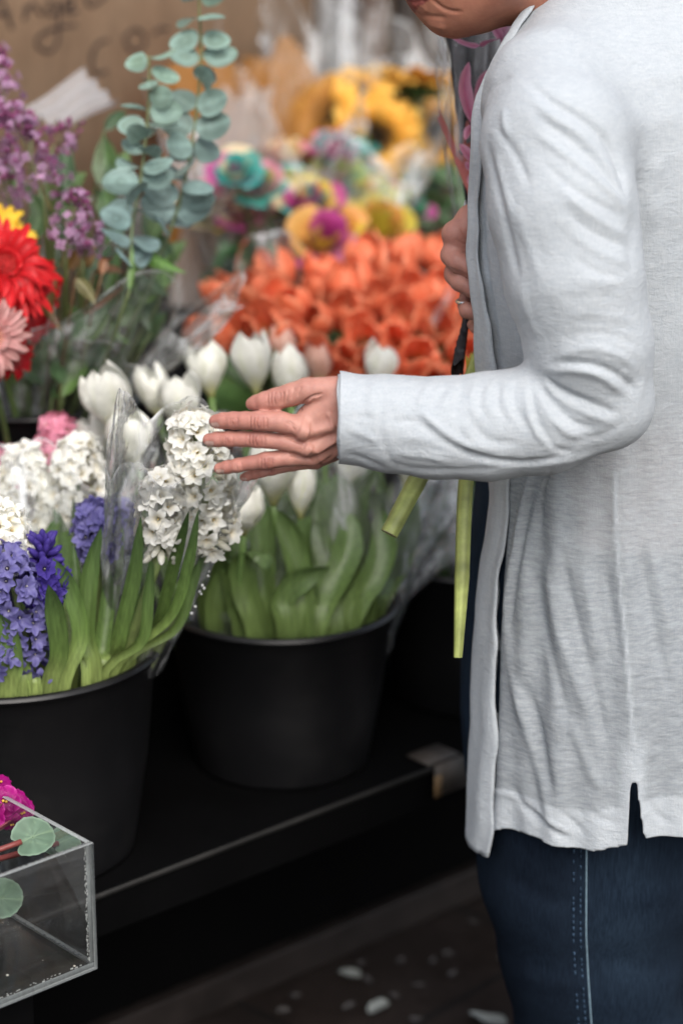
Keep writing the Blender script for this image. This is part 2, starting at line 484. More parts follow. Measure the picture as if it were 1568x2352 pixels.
# slide the outside corners of the rim faces onto the cut
e = np.concatenate([F[part][:, [a, (a + 1) % 4]] for a in range(4)])
m = (g[e[:, 0]] < 0) != (g[e[:, 1]] < 0); e = e[m]
o_ = np.where(g[e[:, 0]] > 0, e[:, 0], e[:, 1]); i_ = np.where(g[e[:, 0]] > 0, e[:, 1], e[:, 0])
ok = g[i_] > -0.5
go = g[o_]; gi = np.where(ok, g[i_], -np.abs(go))
tt = (go / (go - gi))[:, None]
acc = np.zeros_like(V); cn = np.zeros(len(V))
np.add.at(acc, o_, V[o_] + (V[i_] - V[o_]) * tt); np.add.at(cn, o_, 1)
mv = cn > 0; V[mv] = acc[mv] / cn[mv][:, None]
F = F[keep]
used = np.unique(F); rem = np.full(len(V), -1); rem[used] = np.arange(len(used)); V = V[used]; F = rem[F]
hem_row = hem_row[used]; isl = isl[used]; g = g[used]
def smooth_rim(V, F, it=8):
    e = np.concatenate([F[:, [a, (a + 1) % 4]] for a in range(4)]); es = np.sort(e, 1); key = es[:, 0].astype(np.int64) * (len(V) + 1) + es[:, 1]
    u_, ix, ct = np.unique(key, return_index=True, return_counts=True); b = es[ix[ct == 1]]
    n = np.zeros(len(V)); np.add.at(n, b[:, 0], 1); np.add.at(n, b[:, 1], 1)
    for _ in range(it):
        s = np.zeros_like(V); np.add.at(s, b[:, 0], V[b[:, 1]]); np.add.at(s, b[:, 1], V[b[:, 0]]); m = n == 2
        V = V.copy(); V[m] = .5 * V[m] + .5 * s[m] / 2
    return V
V = smooth_rim(V, F, 6)
V = relax(V, F, 2, 0.4)
Nn = vnormals(V, F)
px, py = pix(V)
# cloth: ridges and creases as measured
c3 = lambda L: [(734.8 + .5313 * a, 780.7 + .5313 * b) for a, b in L]
c1 = lambda L: [(872.6 + .4434 * a, .4434 * b) for a, b in L]
c4 = lambda L: [(964.4 + .3906 * a, 1056.3 + .3906 * b) for a, b in L]
mm = 0.001
FOLDS = [
 (c3([(985, 104), (1100, 96), (1230, 122), (1330, 185), (1347, 228)]), 7, -6.5 * mm), (c3([(1000, 135), (1120, 130), (1220, 160), (1320, 240)]), 11, 4.5 * mm),
 (c3([(962, 158), (1050, 220), (1180, 275), (1295, 322)]), 7, -5 * mm), (c3([(960, 172), (1030, 250), (1150, 315), (1270, 360)]), 9, 4 * mm),
 (c3([(955, 196), (1010, 275), (1100, 355), (1195, 390)]), 7, -4.8 * mm), (c3([(935, 215), (985, 320), (1060, 395), (1150, 432)]), 10, 4.2 * mm),
 (c3([(908, 205), (928, 320), (975, 415), (1015, 470), (1090, 485)]), 7, -5 * mm), (c3([(885, 200), (898, 300), (930, 390), (985, 450), (1040, 490)]), 9, 4 * mm),
 (c3([(845, 180), (838, 270), (872, 345), (915, 400)]), 6, -3.4 * mm), (c3([(805, 178), (800, 270), (835, 360)]), 8, 3.2 * mm),
 (c3([(768, 185), (765, 270), (798, 345)]), 6, -3.2 * mm), (c3([(738, 185), (725, 262), (750, 350)]), 7, 2.8 * mm),
 (c3([(700, 190), (688, 270), (718, 345)]), 6, -3 * mm), (c3([(668, 190), (650, 268), (672, 350)]), 7, 2.8 * mm),
 (c3([(622, 190), (590, 260), (585, 330)]), 6, -3 * mm), (c3([(585, 190), (545, 268), (530, 310)]), 7, 2.6 * mm),
 (c3([(548, 200), (500, 262), (482, 300)]), 6, -2.6 * mm), (c3([(480, 180), (440, 250), (425, 300)]), 8, 2.6 * mm),
 (c3([(425, 300), (490, 365), (560, 420), (660, 462), (760, 480)]), 11, 4.4 * mm),
 (c3([(430, 335), (510, 410), (620, 480), (740, 518), (900, 530), (1040, 505)]), 8, -5.2 * mm),
 (c3([(660, 330), (690, 400), (760, 440), (880, 450)]), 6, -3 * mm), (c3([(620, 350), (650, 420), (720, 462)]), 7, 2.6 * mm),
 (c3([(268, 175), (266, 280), (262, 400), (292, 495), (330, 570)]), 5, -2.6 * mm), (c3([(228, 170), (224, 260), (222, 340)]), 8, 2.4 * mm),
 (c3([(180, 165), (182, 250), (186, 330)]), 6, -1.4 * mm), (c3([(120, 380), (200, 415), (245, 440)]), 10, 2.6 * mm), (c3([(110, 350), (180, 330), (240, 350)]), 7, -1.8 * mm),
 (c3([(330, 480), (400, 500), (470, 505), (560, 530)]), 9, 2.2 * mm), (c3([(310, 360), (360, 350), (430, 360), (480, 420)]), 9, -2.4 * mm), (c3([(350, 430), (420, 420), (480, 450)]), 8, 1.8 * mm),
 (c3([(300, 530), (420, 560), (620, 560), (800, 555)]), 8, -1.8 * mm), (c3([(100, 490), (200, 520), (290, 560)]), 7, -1.8 * mm), (c3([(330, 190), (320, 250), (330, 300)]), 7, 1.6 * mm), (c3([(365, 190), (375, 240), (380, 290)]), 5, -1.4 * mm),
 (c1([(770, 430), (900, 530), (1050, 620), (1170, 730), (1240, 880), (1268, 1010)]), 9, -8 * mm), (c1([(760, 500), (900, 610), (1040, 700), (1150, 830), (1215, 960)]), 11, 4.5 * mm),
 (c1([(800, 600), (940, 690), (1080, 800), (1190, 930), (1250, 1050)]), 9, -4.5 * mm), (c1([(790, 680), (920, 770), (1060, 880), (1190, 990), (1270, 1080)]), 12, 4.8 * mm),
 (c1([(850, 850), (980, 960), (1120, 1050), (1270, 1130)]), 9, -4 * mm), (c1([(930, 990), (1060, 1090), (1180, 1170), (1290, 1230)]), 12, 4.4 * mm),
 (c1([(940, 1080), (1080, 1190), (1200, 1250), (1300, 1290)]), 8, -4 * mm), (c1([(960, 1180), (1100, 1290), (1210, 1340), (1300, 1370)]), 12, 3.2 * mm), (c1([(1000, 1330), (1130, 1410), (1250, 1440)]), 10, -2.6 * mm),
 (c1([(1340, 880), (1318, 1080), (1296, 1290), (1310, 1430)]), 18, -2.5 * mm), (c1([(1440, 820), (1410, 1000), (1400, 1200)]), 22, 3.2 * mm),
 (c1([(640, 560), (645, 640), (660, 720)]), 10, 3.6 * mm), (c1([(600, 650), (660, 740), (720, 840), (770, 960)]), 10, -4 * mm),
 (c1([(550, 720), (590, 900), (640, 1120), (690, 1330), (730, 1500)]), 10, -4.4 * mm), (c1([(600, 800), (640, 960), (700, 1150)]), 10, 2.6 * mm), (c1([(700, 1050), (760, 1250), (830, 1450)]), 14, 2.0 * mm),
 (c1([(560, 520), (590, 450), (680, 395)]), 6, -3 * mm), (c1([(900, 320), (1020, 350), (1180, 410), (1320, 520), (1450, 700)]), 16, -2.2 * mm), (c1([(1030, 215), (1120, 220), (1230, 270), (1380, 400), (1480, 520)]), 12, -2 * mm),
 ([(1104, 420), (1112, 560), (1128, 700), (1150, 850)], 6, -3 * mm), ([(1150, 640), (1180, 740), (1215, 830)], 10, -2.6 * mm), ([(1180, 600), (1205, 700), (1235, 790)], 12, 2.2 * mm),
 ([(1285, 820), (1340, 800), (1410, 812), (1462, 850)], 9, 3 * mm), ([(1290, 780), (1350, 765), (1420, 775), (1470, 800)], 8, -2.6 * mm), ([(1300, 720), (1380, 722), (1460, 740)], 12, 2.2 * mm), ([(1290, 690), (1360, 680), (1440, 690)], 8, -1.8 * mm),
 ([(1330, 640), (1400, 650), (1455, 640)], 12, 1.8 * mm), ([(1470, 800), (1478, 860), (1462, 930)], 10, 1.5 * mm), ([(1300, 1010), (1380, 1000), (1440, 960)], 12, -2 * mm), ([(1220, 1070), (1320, 1055), (1420, 1020)], 10, 2 * mm),
 (c4([(520, 100), (480, 500), (448, 900), (440, 1400), (412, 1800), (420, 2120)]), 7, -2 * mm), (c4([(640, 90), (585, 440), (540, 720), (500, 1000)]), 9, 7 * mm), (c4([(668, 100), (612, 440), (566, 740), (530, 980)]), 5, -5.5 * mm),
 (c4([(770, 60), (715, 210), (690, 420)]), 6, -5 * mm), (c4([(740, 80), (690, 240), (660, 400)]), 7, 4 * mm),
 (c4([(640, 560), (690, 860), (780, 1180), (880, 1560)]), 16, -4.5 * mm), (c4([(720, 560), (790, 900), (900, 1260), (980, 1500)]), 18, 4 * mm), (c4([(820, 480), (870, 760), (960, 1100), (1040, 1450), (1100, 1760)]), 16, -4.5 * mm),
 (c4([(960, 640), (1010, 900), (1070, 1200)]), 18, 4 * mm), (c4([(1140, 100), (1148, 420), (1180, 760), (1215, 1200), (1245, 1600)]), 3.5, 2.2 * mm), (c4([(1090, 640), (1130, 900), (1180, 1200)]), 9, -3 * mm),
 (c4([(1250, 420), (1330, 800), (1400, 1100), (1480, 1400)]), 16, -4 * mm), (c4([(1330, 420), (1420, 800), (1500, 1080)]), 18, 3.6 * mm), (c4([(600, 1300), (700, 1640), (790, 1980)]), 14, -5 * mm), (c4([(560, 1320), (640, 1640), (720, 1960), (780, 2180)]), 16, 4 * mm),
 (c4([(880, 1500), (960, 1750), (1060, 1960)]), 16, 3 * mm), (c4([(540, 1930), (620, 2050), (760, 2150), (880, 2240)]), 9, -4 * mm), (c4([(650, 2040), (760, 2120), (900, 2210)]), 7, 3.4 * mm), (c4([(820, 2060), (900, 2140), (980, 2230)]), 6, -3 * mm), (c4([(1000, 2080), (1080, 2120), (1180, 2140)]), 8, -2 * mm),
 (c4([(1310, 1960), (1380, 2080), (1480, 2150)]), 8, -2.4 * mm), (c4([(420, 1940), (480, 1950), (560, 1990), (640, 2040)]), 8, 2.4 * mm), (c4([(500, 900), (540, 1250), (620, 1560)]), 14, 3 * mm)]
H = .92 * fold_field(V, Nn, [(p_, w_ * .72, a_ * (.72 if p_[0][1] < 800 and p_[0][0] < 1470 else 1)) for p_, w_, a_ in FOLDS])
up = V[:, 2]
sk = np.clip((1.0 - V[:, 2]) / .2, 0, 1) * (isl > 0.02)          # loose vertical drape of the skirt
ang = np.arctan2(V[:, 1] - TY, V[:, 0] - .25)
H += sk * (0.0028 * np.sin(ang * 17 + 2 * np.sin(V[:, 2] * 7) + 1.0) + 0.0018 * np.sin(ang * 31 + V[:, 2] * 9))
H += 0.0011 * smooth_noise(V, 45, 3) + 0.0008 * smooth_noise(V, 130, 4, 2)
slv = np.clip((.03 - isl) / .03, 0, 1)
H += slv * .0009 * smooth_noise(V * np.array([1.6, .7, .7]), 210, 6, 2) * np.clip(.5 + smooth_noise(V, 30, 8, 1), 0, 1)
cf = np.clip((px - 776) / 40, 0, 1); H *= np.where(isl < 0, np.maximum(cf, .35), 1)
V = V + Nn * H[:, None]
V = relax(V, F, 1, 0.3)
# doubled cloth: hem band, cuff band, slit edges, shoulders' lining
dbl = np.clip((py - (hem_row - 92)) / 5, 0, 1) * (py < hem_row + 60)
slw = np.clip((py - 1690) / 40, 0, 1) * np.exp(-((px - 1452) / 30) ** 4); dbl = np.maximum(dbl, slw)
seam = np.exp(-((px - np.interp(py, [1095, 1250, 1380, 1530, 1690], [1411, 1414, 1426, 1440, 1451])) / 5) ** 2) * (py > 1080) * (py < 1740); dbl = np.maximum(dbl, seam)
op = np.clip((isl < 0.03) * 1.0 + np.clip((V[:, 2] - 0.93) / .12, 0, 1), 0, 1)
dbl = np.maximum(dbl, op)

def linen(name, sheer=True):
    k = N(name); ob = k.coord('Object')
    slub = k.noise(1.0, 5, 0.65, k.coord('Object', (95, 95, 400)))          # thick-and-thin crosswise yarns
    slub2 = k.noise(1.0, 3, 0.6, k.coord('Object', (52, 52, 240)))
    fine = k.noise(900, 2, 0.6, ob); big = k.noise(14, 3, 0.5, ob)
    warp = k.noise(1.0, 3, 0.5, k.coord('Object', (700, 700, 70)))
    h = k.math('ADD', k.math('ADD', slub, k.math('MULTIPLY', fine, 0.35)), k.math('MULTIPLY', warp, 0.4))
    cr1 = k.math('ABSOLUTE', k.math('SUBTRACT', k.noise(48, 3, .55, ob, dist=1.2), .5), 0); cr2 = k.math('ABSOLUTE', k.math('SUBTRACT', k.noise(120, 3, .6, ob, dist=.8), .5), 0)
    bm0 = k.bump(k.math('ADD', cr1, k.math('MULTIPLY', cr2, .35)), .28, 0.006)
    bm = k.bump(h, 0.42, 0.0018, bm0)
    col = k.mix(k.ramp(k.math('ADD', k.math('MULTIPLY', slub, .6), k.math('MULTIPLY', warp, .4)), (0.32, 0), (0.68, 1)), (0.475, 0.520, 0.565), (0.60, 0.632, 0.66))
    a = k.n('BsdfPrincipled'); k.set(a.inputs['Base Color'], col); a.inputs['Roughness'].default_value = 0.85
    a.inputs['Specular IOR Level'].default_value = 0.15; a.inputs['Sheen Weight'].default_value = 0.15; k.set(a.inputs['Normal'], bm)
    t = k.n('BsdfTranslucent'); k.set(t.inputs[0], col); k.set(t.inputs['Normal'], bm)
    sh = k.shmix(0.25, a.outputs[0], t.outputs[0])
    if not sheer: return k.done(sh)
    tr = k.n('BsdfTransparent')
    open_ = k.math('ADD', k.math('MULTIPLY', k.ramp(k.math('ADD', k.math('MULTIPLY', slub2, 0.6), k.math('MULTIPLY', slub, 0.4)), (0.32, 0.56), (0.68, 0.26)), 1.0), k.math('MULTIPLY', big, 0.10))
    fac = k.math('MULTIPLY', open_, k.math('SUBTRACT', 1.0, k.attr('doubled', 'Fac'), True), True)
    return k.done(k.shmix(fac, sh, tr.outputs[0]))
M_LINEN = linen('sheer_linen'); M_LINEN2 = linen('doubled_linen', False)

person = empty('person', 'shopper in a white linen cardigan and blue jeans reaching an open hand over flowers', 'person', (0.27, TY, 0))
cardigan = mesh_obj('cardigan', V, F, M_LINEN, person, extra={'doubled': dbl}, local=False)
cardigan['label'] = 'long loose white linen cardigan with side slit'
sol = cardigan.modifiers.new('thick', 'SOLIDIFY'); sol.thickness = 0.0012; sol.offset = -1
# cuff and hem turned under: a rolled lip of real thickness
def ring_pt(z, ph, s=1.0):
    cx = np.interp(z, TT[:, 0], TT[:, 1]); a = np.interp(z, TT[:, 0], TT[:, 2]) * s; b = np.interp(z, TT[:, 0], TT[:, 3]) * s
    c, sn = np.cos(ph), np.sin(ph); p = 2.3
    r = (np.abs(c) ** p + np.abs(sn) ** p) ** (-1 / p)
    return np.stack([cx - a * c * r, TY - b * sn * r, z], -1)
# placket: a doubled strip down the near front edge, a little lower than the hem
ys = np.concatenate([np.linspace(-110, 860, 60), np.linspace(870, 1945, 90)])
wdt = np.interp(ys, [-110, 100, 260, 480, 700, 860, 1000, 1100, 1250, 1400, 1600, 1750, 1850, 1945], [34, 30, 26, 22, 30, 44, 48, 44, 46, 52, 58, 56, 60, 55])
nu = 13; P = np.zeros((len(ys), nu, 3))
for i, y in enumerate(ys):
    wob = 4 * math.sin(y * .011 + 1) + 3 * math.sin(y * .027) + 1.5 * math.sin(y * .061)
    z = aty(outl(y), y, TY - .1)[2]
    for j in range(nu):
        u = j / (nu - 1)
        q = ring_pt(z, PHI - 0.02, 1.0)
        for ph in np.linspace(PHI - .06, PHI + 1.2, 60):       # walk round the body until the wanted column
            q = ring_pt(z, ph, 1.0 + .004)
            if pix(q)[0] >= outl(y) + wob * min(1, max(0, (y - 200) / 400)) * (1.0) + u * wdt[i]: break
        out_n = nrm(np.array([q[0] - np.interp(z, TT[:, 0], TT[:, 1]), (q[1] - TY) * 1.2, 0]))
        lift = 0.0035 + 0.0035 * math.sin(math.pi * u) ** .5 + 0.0015 * math.sin(6.28 * u * 1.5 + y * .008) - (0.0012 if 0.74 < u < 0.84 else 0)
        P[i, j] = q + out_n * lift
for _ in range(3): P[1:-1] = .5 * P[1:-1] + .25 * (P[:-2] + P[2:])
P[:, 1:-1] = .5 * P[:, 1:-1] + .25 * (P[:, :-2] + P[:, 2:])
P[:, :, 2] += 0.0008 * np.sin(P[:, :, 0] * 900)
mb = MB(); mb.grid(P, (1, 1, 1)); V2, F2, C2 = mb.arr()
pl = mesh_obj('placket', V2, F2, M_LINEN2, person, local=False); pl.parent = cardigan
s2 = pl.modifiers.new('thick', 'SOLIDIFY'); s2.thickness = 0.002; s2.offset = -1

# ---- cuff lip
th = np.linspace(0, 2 * np.pi, 64, endpoint=False)
cc = aty(777, 956.5, 2.2045)
mb = MB(); P = np.zeros((5, 64, 3))
for i, (dx, r) in enumerate([(.0012, .0400), (-.0004, .0402), (-.0009, .0394), (.0002, .0386), (.02, .0380)]):
    P[i, :, 0] = cc[0] + dx - 0.0022 * np.cos(th) * 0 + (0.0006 * np.sin(th * 5)); P[i, :, 1] = cc[1] + r * np.cos(th); P[i, :, 2] = cc[2] + r * np.sin(th) * 1.0
mb.grid(P, (1, 1, 1), closed=True); V2, F2, _ = mb.arr()
cu = mesh_obj('cuff', V2, F2, M_LINEN2, person, local=False); cu.parent = cardigan

# ---- jeans
JO = [(960, 1118, 1670, .135), (1050, 1100, 1670, .138), (1100, 1094, 1680, .142), (1250, 1080, 1690, .148), (1400, 1064, 1700, .154), (1520, 1057, 1705, .158), (1640, 1056, 1700, .158), (1740, 1066, 1690, .152), (1820, 1082, 1680, .148), (1960, 1114, 1660, .140), (2100, 1150, 1650, .130)]
JT = rows(JO)
LEG = lambda Y, o: [(aty(1330 + o, 1780, Y), .110), (aty(1340 + o, 2000, Y), .1075), (aty(1355 + o, 2180, Y), .0975), (aty(1378 + o, 2380, Y), .0905), (np.array([.295 + o * .0004, Y, .09]), .080), (np.array([.297 + o * .0004, Y, .03]), .080)]
def f_jeans(P):
    h = ring_f(P, JT); zc = aty(0, 2050, TY)[2]
    h = smax(h, zc - P[..., 2], .05)
    return smin(h, np.minimum(chain(P, LEG(2.395, 0), .02), chain(P, LEG(2.535, 75), .02)), .03)
V, F = surface(f_jeans, (.08, 2.16, 0.02), (.56, 2.74, .98), .006)
zmax = .972; kp = (V[F][:, :, 2] < zmax).all(1) & (V[F][:, :, 2] > .03).all(1); F = F[kp]
V = relax(V, F, 3, .5); Nn = vnormals(V, F)
JF = [([(1150, 2000), (1240, 2060), (1330, 2080)], 18, -2.5 * mm), ([(1180, 2230), (1280, 2260), (1350, 2240)], 22, 2.5 * mm), ([(1400, 2200), (1480, 2230), (1560, 2210)], 24, -2.5 * mm), ([(1395, 2020), (1470, 2060), (1560, 2050)], 24, 2 * mm), ([(1060, 1560), (1066, 1640), (1080, 1720)], 10, 3 * mm)]
V = V + Nn * (fold_field(V, Nn, JF) + .0018 * smooth_noise(V, 28, 9) + .0006 * smooth_noise(V, 120, 10, 2))[:, None]
def denim():
    k = N('denim')
    tw = k.n('TexWave'); tw.wave_type = 'BANDS'; tw.bands_direction = 'DIAGONAL'; tw.inputs['Scale'].default_value = 260; tw.inputs['Distortion'].default_value = 1.5
    k.set(tw.inputs['Vector'], k.coord('Object'))
    yarn = k.noise(1.0, 4, 0.7, k.coord('Object', (750, 750, 45))); big = k.noise(9, 4, 0.6, k.coord('Object')); fade = k.noise(3.0, 2, 0.5, k.coord('Object', (2, 2, .7)))
    c = k.mix(k.ramp(yarn, (0.35, 0), (0.72, 1)), (0.0040, 0.0075, 0.015), (0.018, 0.032, 0.054))
    c = k.mix(k.math('MULTIPLY', k.ramp(big, (0.4, 0), (0.75, 1)), 0.4), c, (0.022, 0.038, 0.060))
    c = k.mix(k.ramp(fade, (0.38, 0.55), (0.62, 0)), c, (0.0035, 0.0055, 0.011))
    h = k.math('ADD', tw.outputs[1], yarn)
    return k.done(k.bsdf(Base_Color=c, Roughness=0.9, Specular_IOR_Level=0.08, Normal=k.bump(h, 0.35, 0.001)))
M_DENIM = denim()
jeans = mesh_obj('jeans', V, F, M_DENIM, person, local=False)
M_THREAD = simple('stitch_thread', (0.17, 0.25, 0.31), 0.8, 0.2, 200, .3)
M_THREAD2 = simple('worn_stitch_thread', (0.035, 0.065, 0.11), 0.8, 0.2, 200, .4)
from mathutils.bvhtree import BVHTree
_bv = BVHTree.FromPolygons([tuple(v) for v in V], [tuple(int(q) for q in f) for f in F])
def onmesh(bv, x, y, lift=0.0):
    r = nrm(ray(x, y)); h = bv.ray_cast(Vector(CAMP), Vector(r))
    return (np.array(h[0]) + np.array(h[1]) * lift) if h[0] is not None else None
def on_jeans(x, y): return onmesh(_bv, x, y, .0006)
sx = lambda y: np.interp(y, [1940, 2030, 2150, 2250, 2352, 2420], [1346, 1345.5, 1345, 1350, 1357, 1362])
pts = [on_jeans(sx(y), y) for y in range(1930, 2440, 10)]; pts = [p for p in pts if p is not None]
sm = MB().tube(pts, .0009, 6).build('outseam', M_THREAD, person, local=False); sm.parent = jeans
for off, rad, mt in ((-13, .0009, M_THREAD2), (-29, .0011, M_THREAD2)):
    mb = MB(); y = 1938
    while y < 2430:
        L = 7 + random.random() * 2; a, b = on_jeans(sx(y) + off, y), on_jeans(sx(y + L) + off, y + L)
        if a is not None and b is not None and random.random() < .8: mb.tube([a, (a + b) / 2 + (CAMP - a) * .0002, b], rad * random.uniform(.6, 1.1), 5)
        y += L + 4 + random.random() * 3
    st = mb.build('stitching', mt, person, local=False); st.parent = jeans

# ---- skin: head, neck, arms and hands in one body
def skin_mat():
    k = N('skin'); ob = k.coord('Object')
    c = k.attr('Col'); n1 = k.noise(55, 4, 0.6, ob); n2 = k.noise(420, 3, 0.6, ob); n3 = k.noise(160, 3, .6, ob)
    c = k.mix(1.0, c, k.ramp(n1, (0.3, (0.86, 0.80, 0.80)), (0.7, (1.12, 1.14, 1.12))), 'MULTIPLY')
    c = k.mix(k.ramp(n3, (0.55, 0), (0.72, 0.3)), c, (0.50, 0.22, 0.16))
    vor = k.n('TexVoronoi'); vor.feature = 'DISTANCE_TO_EDGE'; vor.inputs['Scale'].default_value = 520; k.set(vor.inputs['Vector'], k.coord('Object', (1.0, 1, .6)))
    h = k.math('ADD', k.math('MULTIPLY', n2, 0.6), k.ramp(vor.outputs[0], (0, 0), (0.12, 1)))
    p = k.n('BsdfPrincipled'); k.set(p.inputs['Base Color'], c); k.set(p.inputs['Roughness'], k.math('ADD', k.math('MULTIPLY', n2, .2), .38))
    p.inputs['Specular IOR Level'].default_value = 0.4
    p.inputs['Subsurface Weight'].default_value = 0.18; p.inputs['Subsurface Scale'].default_value = 0.004
    p.inputs['Subsurface Radius'].default_value = (1.0, 0.35, 0.2)
    k.set(p.inputs['Normal'], k.bump(h, 0.22, 0.0008))
    return k.done(p.outputs[0])
M_SKIN = skin_mat()
HQ = 1.0186e-4
def hp(cx, cy, dy=0.0): return aty(440.9 + .24605 * cx, 808.3 + .24605 * cy, 2.207 + dy)
FING = {
 'index': [(1020, 710, 112, -.011), (830, 655, 97, -.013), (615, 643, 90, -.012), (500, 641, 83, -.008), (390, 641, 82, -.004), (290, 642, 75, .000), (226, 650, 68, .003)],
 'middle': [(1060, 898, 84, -.010), (850, 840, 78, -.010), (605, 815, 80, -.008), (470, 812, 72, -.004), (345, 813, 74, -.001), (240, 815, 70, .003), (163, 822, 63, .006)],
 'ring': [(1110, 985, 76, .000), (900, 985, 80, -.006), (690, 1015, 82, -.008), (560, 1035, 67, -.003), (430, 1058, 67, .001), (330, 1075, 62, .005), (258, 1088, 55, .008)],
 'little': [(1150, 1030, 60, .020), (940, 1060, 52, .014), (745, 1100, 53, .012), (660, 1120, 48, .012), (590, 1138, 49, .014), (520, 1160, 43, .016), (482, 1170, 37, .018)],
 'thumb': [(1350, 350, 125, .002), (1070, 358, 116, -.006), (930, 398, 107, -.004), (785, 440, 103, -.002), (680, 462, 90, .000), (605, 477, 76, .004), (566, 486, 64, .006)]}
FW = {k: [(hp(a, b, d), r * HQ) for a, b, r, d in v] for k, v in FING.items()}
PALM = [((1440, 400, 0), 152, (1010, 735, -.008), 100), ((1440, 540, -.002), 152, (1060, 876, -.008), 98), ((1440, 690, .0), 152, (1115, 972, .000), 86), ((1440, 830, .006), 146, (1160, 1020, .018), 70),
        ((1340, 430, .0), 142, (1075, 590, -.004), 92), ((1440, 500, 0), 150, (1800, 560, .002), 165), ((1440, 780, .004), 150, (1800, 700, .004), 165)]
def f_hand(P):
    f = None
    for a, ra, b, rb in PALM:
        g_ = sd_cone(P, hp(*a), hp(*b), ra * HQ, rb * HQ); f = g_ if f is None else smin(f, g_, .0055)
    fs = None
    for k in ('index', 'middle', 'ring', 'little'):
        g_ = chain(P, FW[k], .0022); fs = g_ if fs is None else smin(fs, g_, .0009)
    f = smin(f, fs, .0045)
    return smin(f, chain(P, FW['thumb'], .002), .0035)
lo = hp(60, 150) - np.array([.004, .045, .015]); hi = hp(1760, 1250) + np.array([.004, .05, .015]); lo[2], hi[2] = hp(0, 1250)[2] - .012, hp(0, 180)[2] + .012
lo[1], hi[1] = 2.165, 2.265
V, F = surface(f_hand, lo, hi, .00085)
V = relax(V, F, 2, .5); Nn = vnormals(V, F)
cc2 = lambda L: [(440.9 + .24605 * a, 808.3 + .24605 * b) for a, b in L]
HL = []
def knuckle(cx, cy, r, n=4, sp=24, amp=-.45):
    for i in range(n):
        o = (i - (n - 1) / 2) * sp
        HL.append((cc2([(cx + o * 1.0 + 9 * np.sign(o), cy - r), (cx + o * 1.0 + (14 if o > 0 else -14), cy), (cx + o * 1.0 + 9 * np.sign(o), cy + r)]), 2.0, amp * mm * (1 - .12 * abs(o) / sp)))
    HL.append((cc2([(cx - 6, cy + 4), (cx + 6, cy + 4)]), 10, .35 * mm))
knuckle(620, 660, 62, 5, 32, -.6); knuckle(605, 825, 58, 5, 30, -.6); knuckle(695, 1035, 52, 4, 26, -.6); knuckle(745, 1105, 30, 3, 24, -.4)
knuckle(390, 650, 40, 3, 22, -.3); knuckle(345, 822, 40, 3, 22, -.3); knuckle(430, 1065, 36, 3, 20, -.25); knuckle(780, 435, 66, 5, 30, -.5)
for a in ((860, 360, 830, 500), (900, 350, 880, 480), (960, 330, 930, 450), (1020, 320, 985, 420)): HL.append((cc2([(a[0], a[1]), (a[2], a[3])]), 2.2, -.4 * mm))
HL += [(cc2([(1010, 515), (1050, 470), (1130, 420), (1220, 390)]), 3, -1.3 * mm), (cc2([(990, 520), (1030, 545)]), 3, -1.0 * mm),
       (cc2([(1370, 800), (1290, 850), (1180, 905), (1090, 930)]), 9, 1.9 * mm), (cc2([(1360, 860), (1260, 930), (1150, 985)]), 8, -1.2 * mm), (cc2([(1350, 700), (1200, 730), (1030, 770)]), 12, 1.3 * mm),
       (cc2([(1330, 760), (1200, 815), (1080, 850)]), 9, -1.2 * mm), (cc2([(1370, 930), (1280, 990), (1190, 1030)]), 7, 1.2 * mm), (cc2([(990, 740), (1080, 770)]), 22, 1.3 * mm), (cc2([(1050, 890), (1110, 925)]), 18, 1.0 * mm),
       (cc2([(880, 655), (930, 690), (960, 740)]), 2.4, -.4 * mm), (cc2([(900, 640), (960, 690)]), 2.4, -.35 * mm), (cc2([(920, 950), (1010, 975), (1120, 1010)]), 5, -1.0 * mm), (cc2([(900, 765), (980, 830), (1040, 850)]), 5, -1.0 * mm),
       (cc2([(1200, 420), (1180, 480)]), 2.2, -.3 * mm), (cc2([(1150, 430), (1120, 480)]), 2.2, -.3 * mm), (cc2([(1260, 560), (1300, 640), (1320, 720)]), 5, .6 * mm)]
NAILS = [((205, 688), 44, 27), ((160, 856), 42, 24), ((262, 1118), 36, 20), ((487, 1186), 26, 12)]
x_, y_ = pix(V); hx, hy = (x_ - 440.9) / .24605, (y_ - 808.3) / .24605
nail = np.zeros(len(V))
for (nx, ny), rx, ry in NAILS:
    d = (np.abs((hx - nx) / rx) ** 3 + np.abs((hy - ny) / ry) ** 3); nail = np.maximum(nail, np.clip((1.25 - d) * 4, 0, 1) * (Nn[:, 1] < .2))
V = V + Nn * (2.4 * fold_field(V, Nn, HL) - .0003 * nail + .00012 * smooth_noise(V, 320, 5, 2))[:, None]
BASE = np.array([0.44, 0.222, 0.178])
red = np.clip((1000 - hx) / 500, 0, 1) * .55 + .12
kn = np.zeros(len(V))
for cx, cy, r in ((620, 660, 75), (605, 825, 70), (695, 1035, 65), (745, 1105, 45), (390, 650, 55), (345, 822, 50), (780, 440, 80)): kn = np.maximum(kn, np.exp(-((hx - cx) ** 2 + (hy - cy) ** 2) / r ** 2))
C = BASE * (1 - red[:, None] * np.array([.02, .2, .18])) * (1 - kn[:, None] * np.array([.22, .3, .3]))
C = C * (1 - nail[:, None]) + nail[:, None] * np.array([.56, .38, .33])
bodyV, bodyF, bodyC = [V], [F], [C]
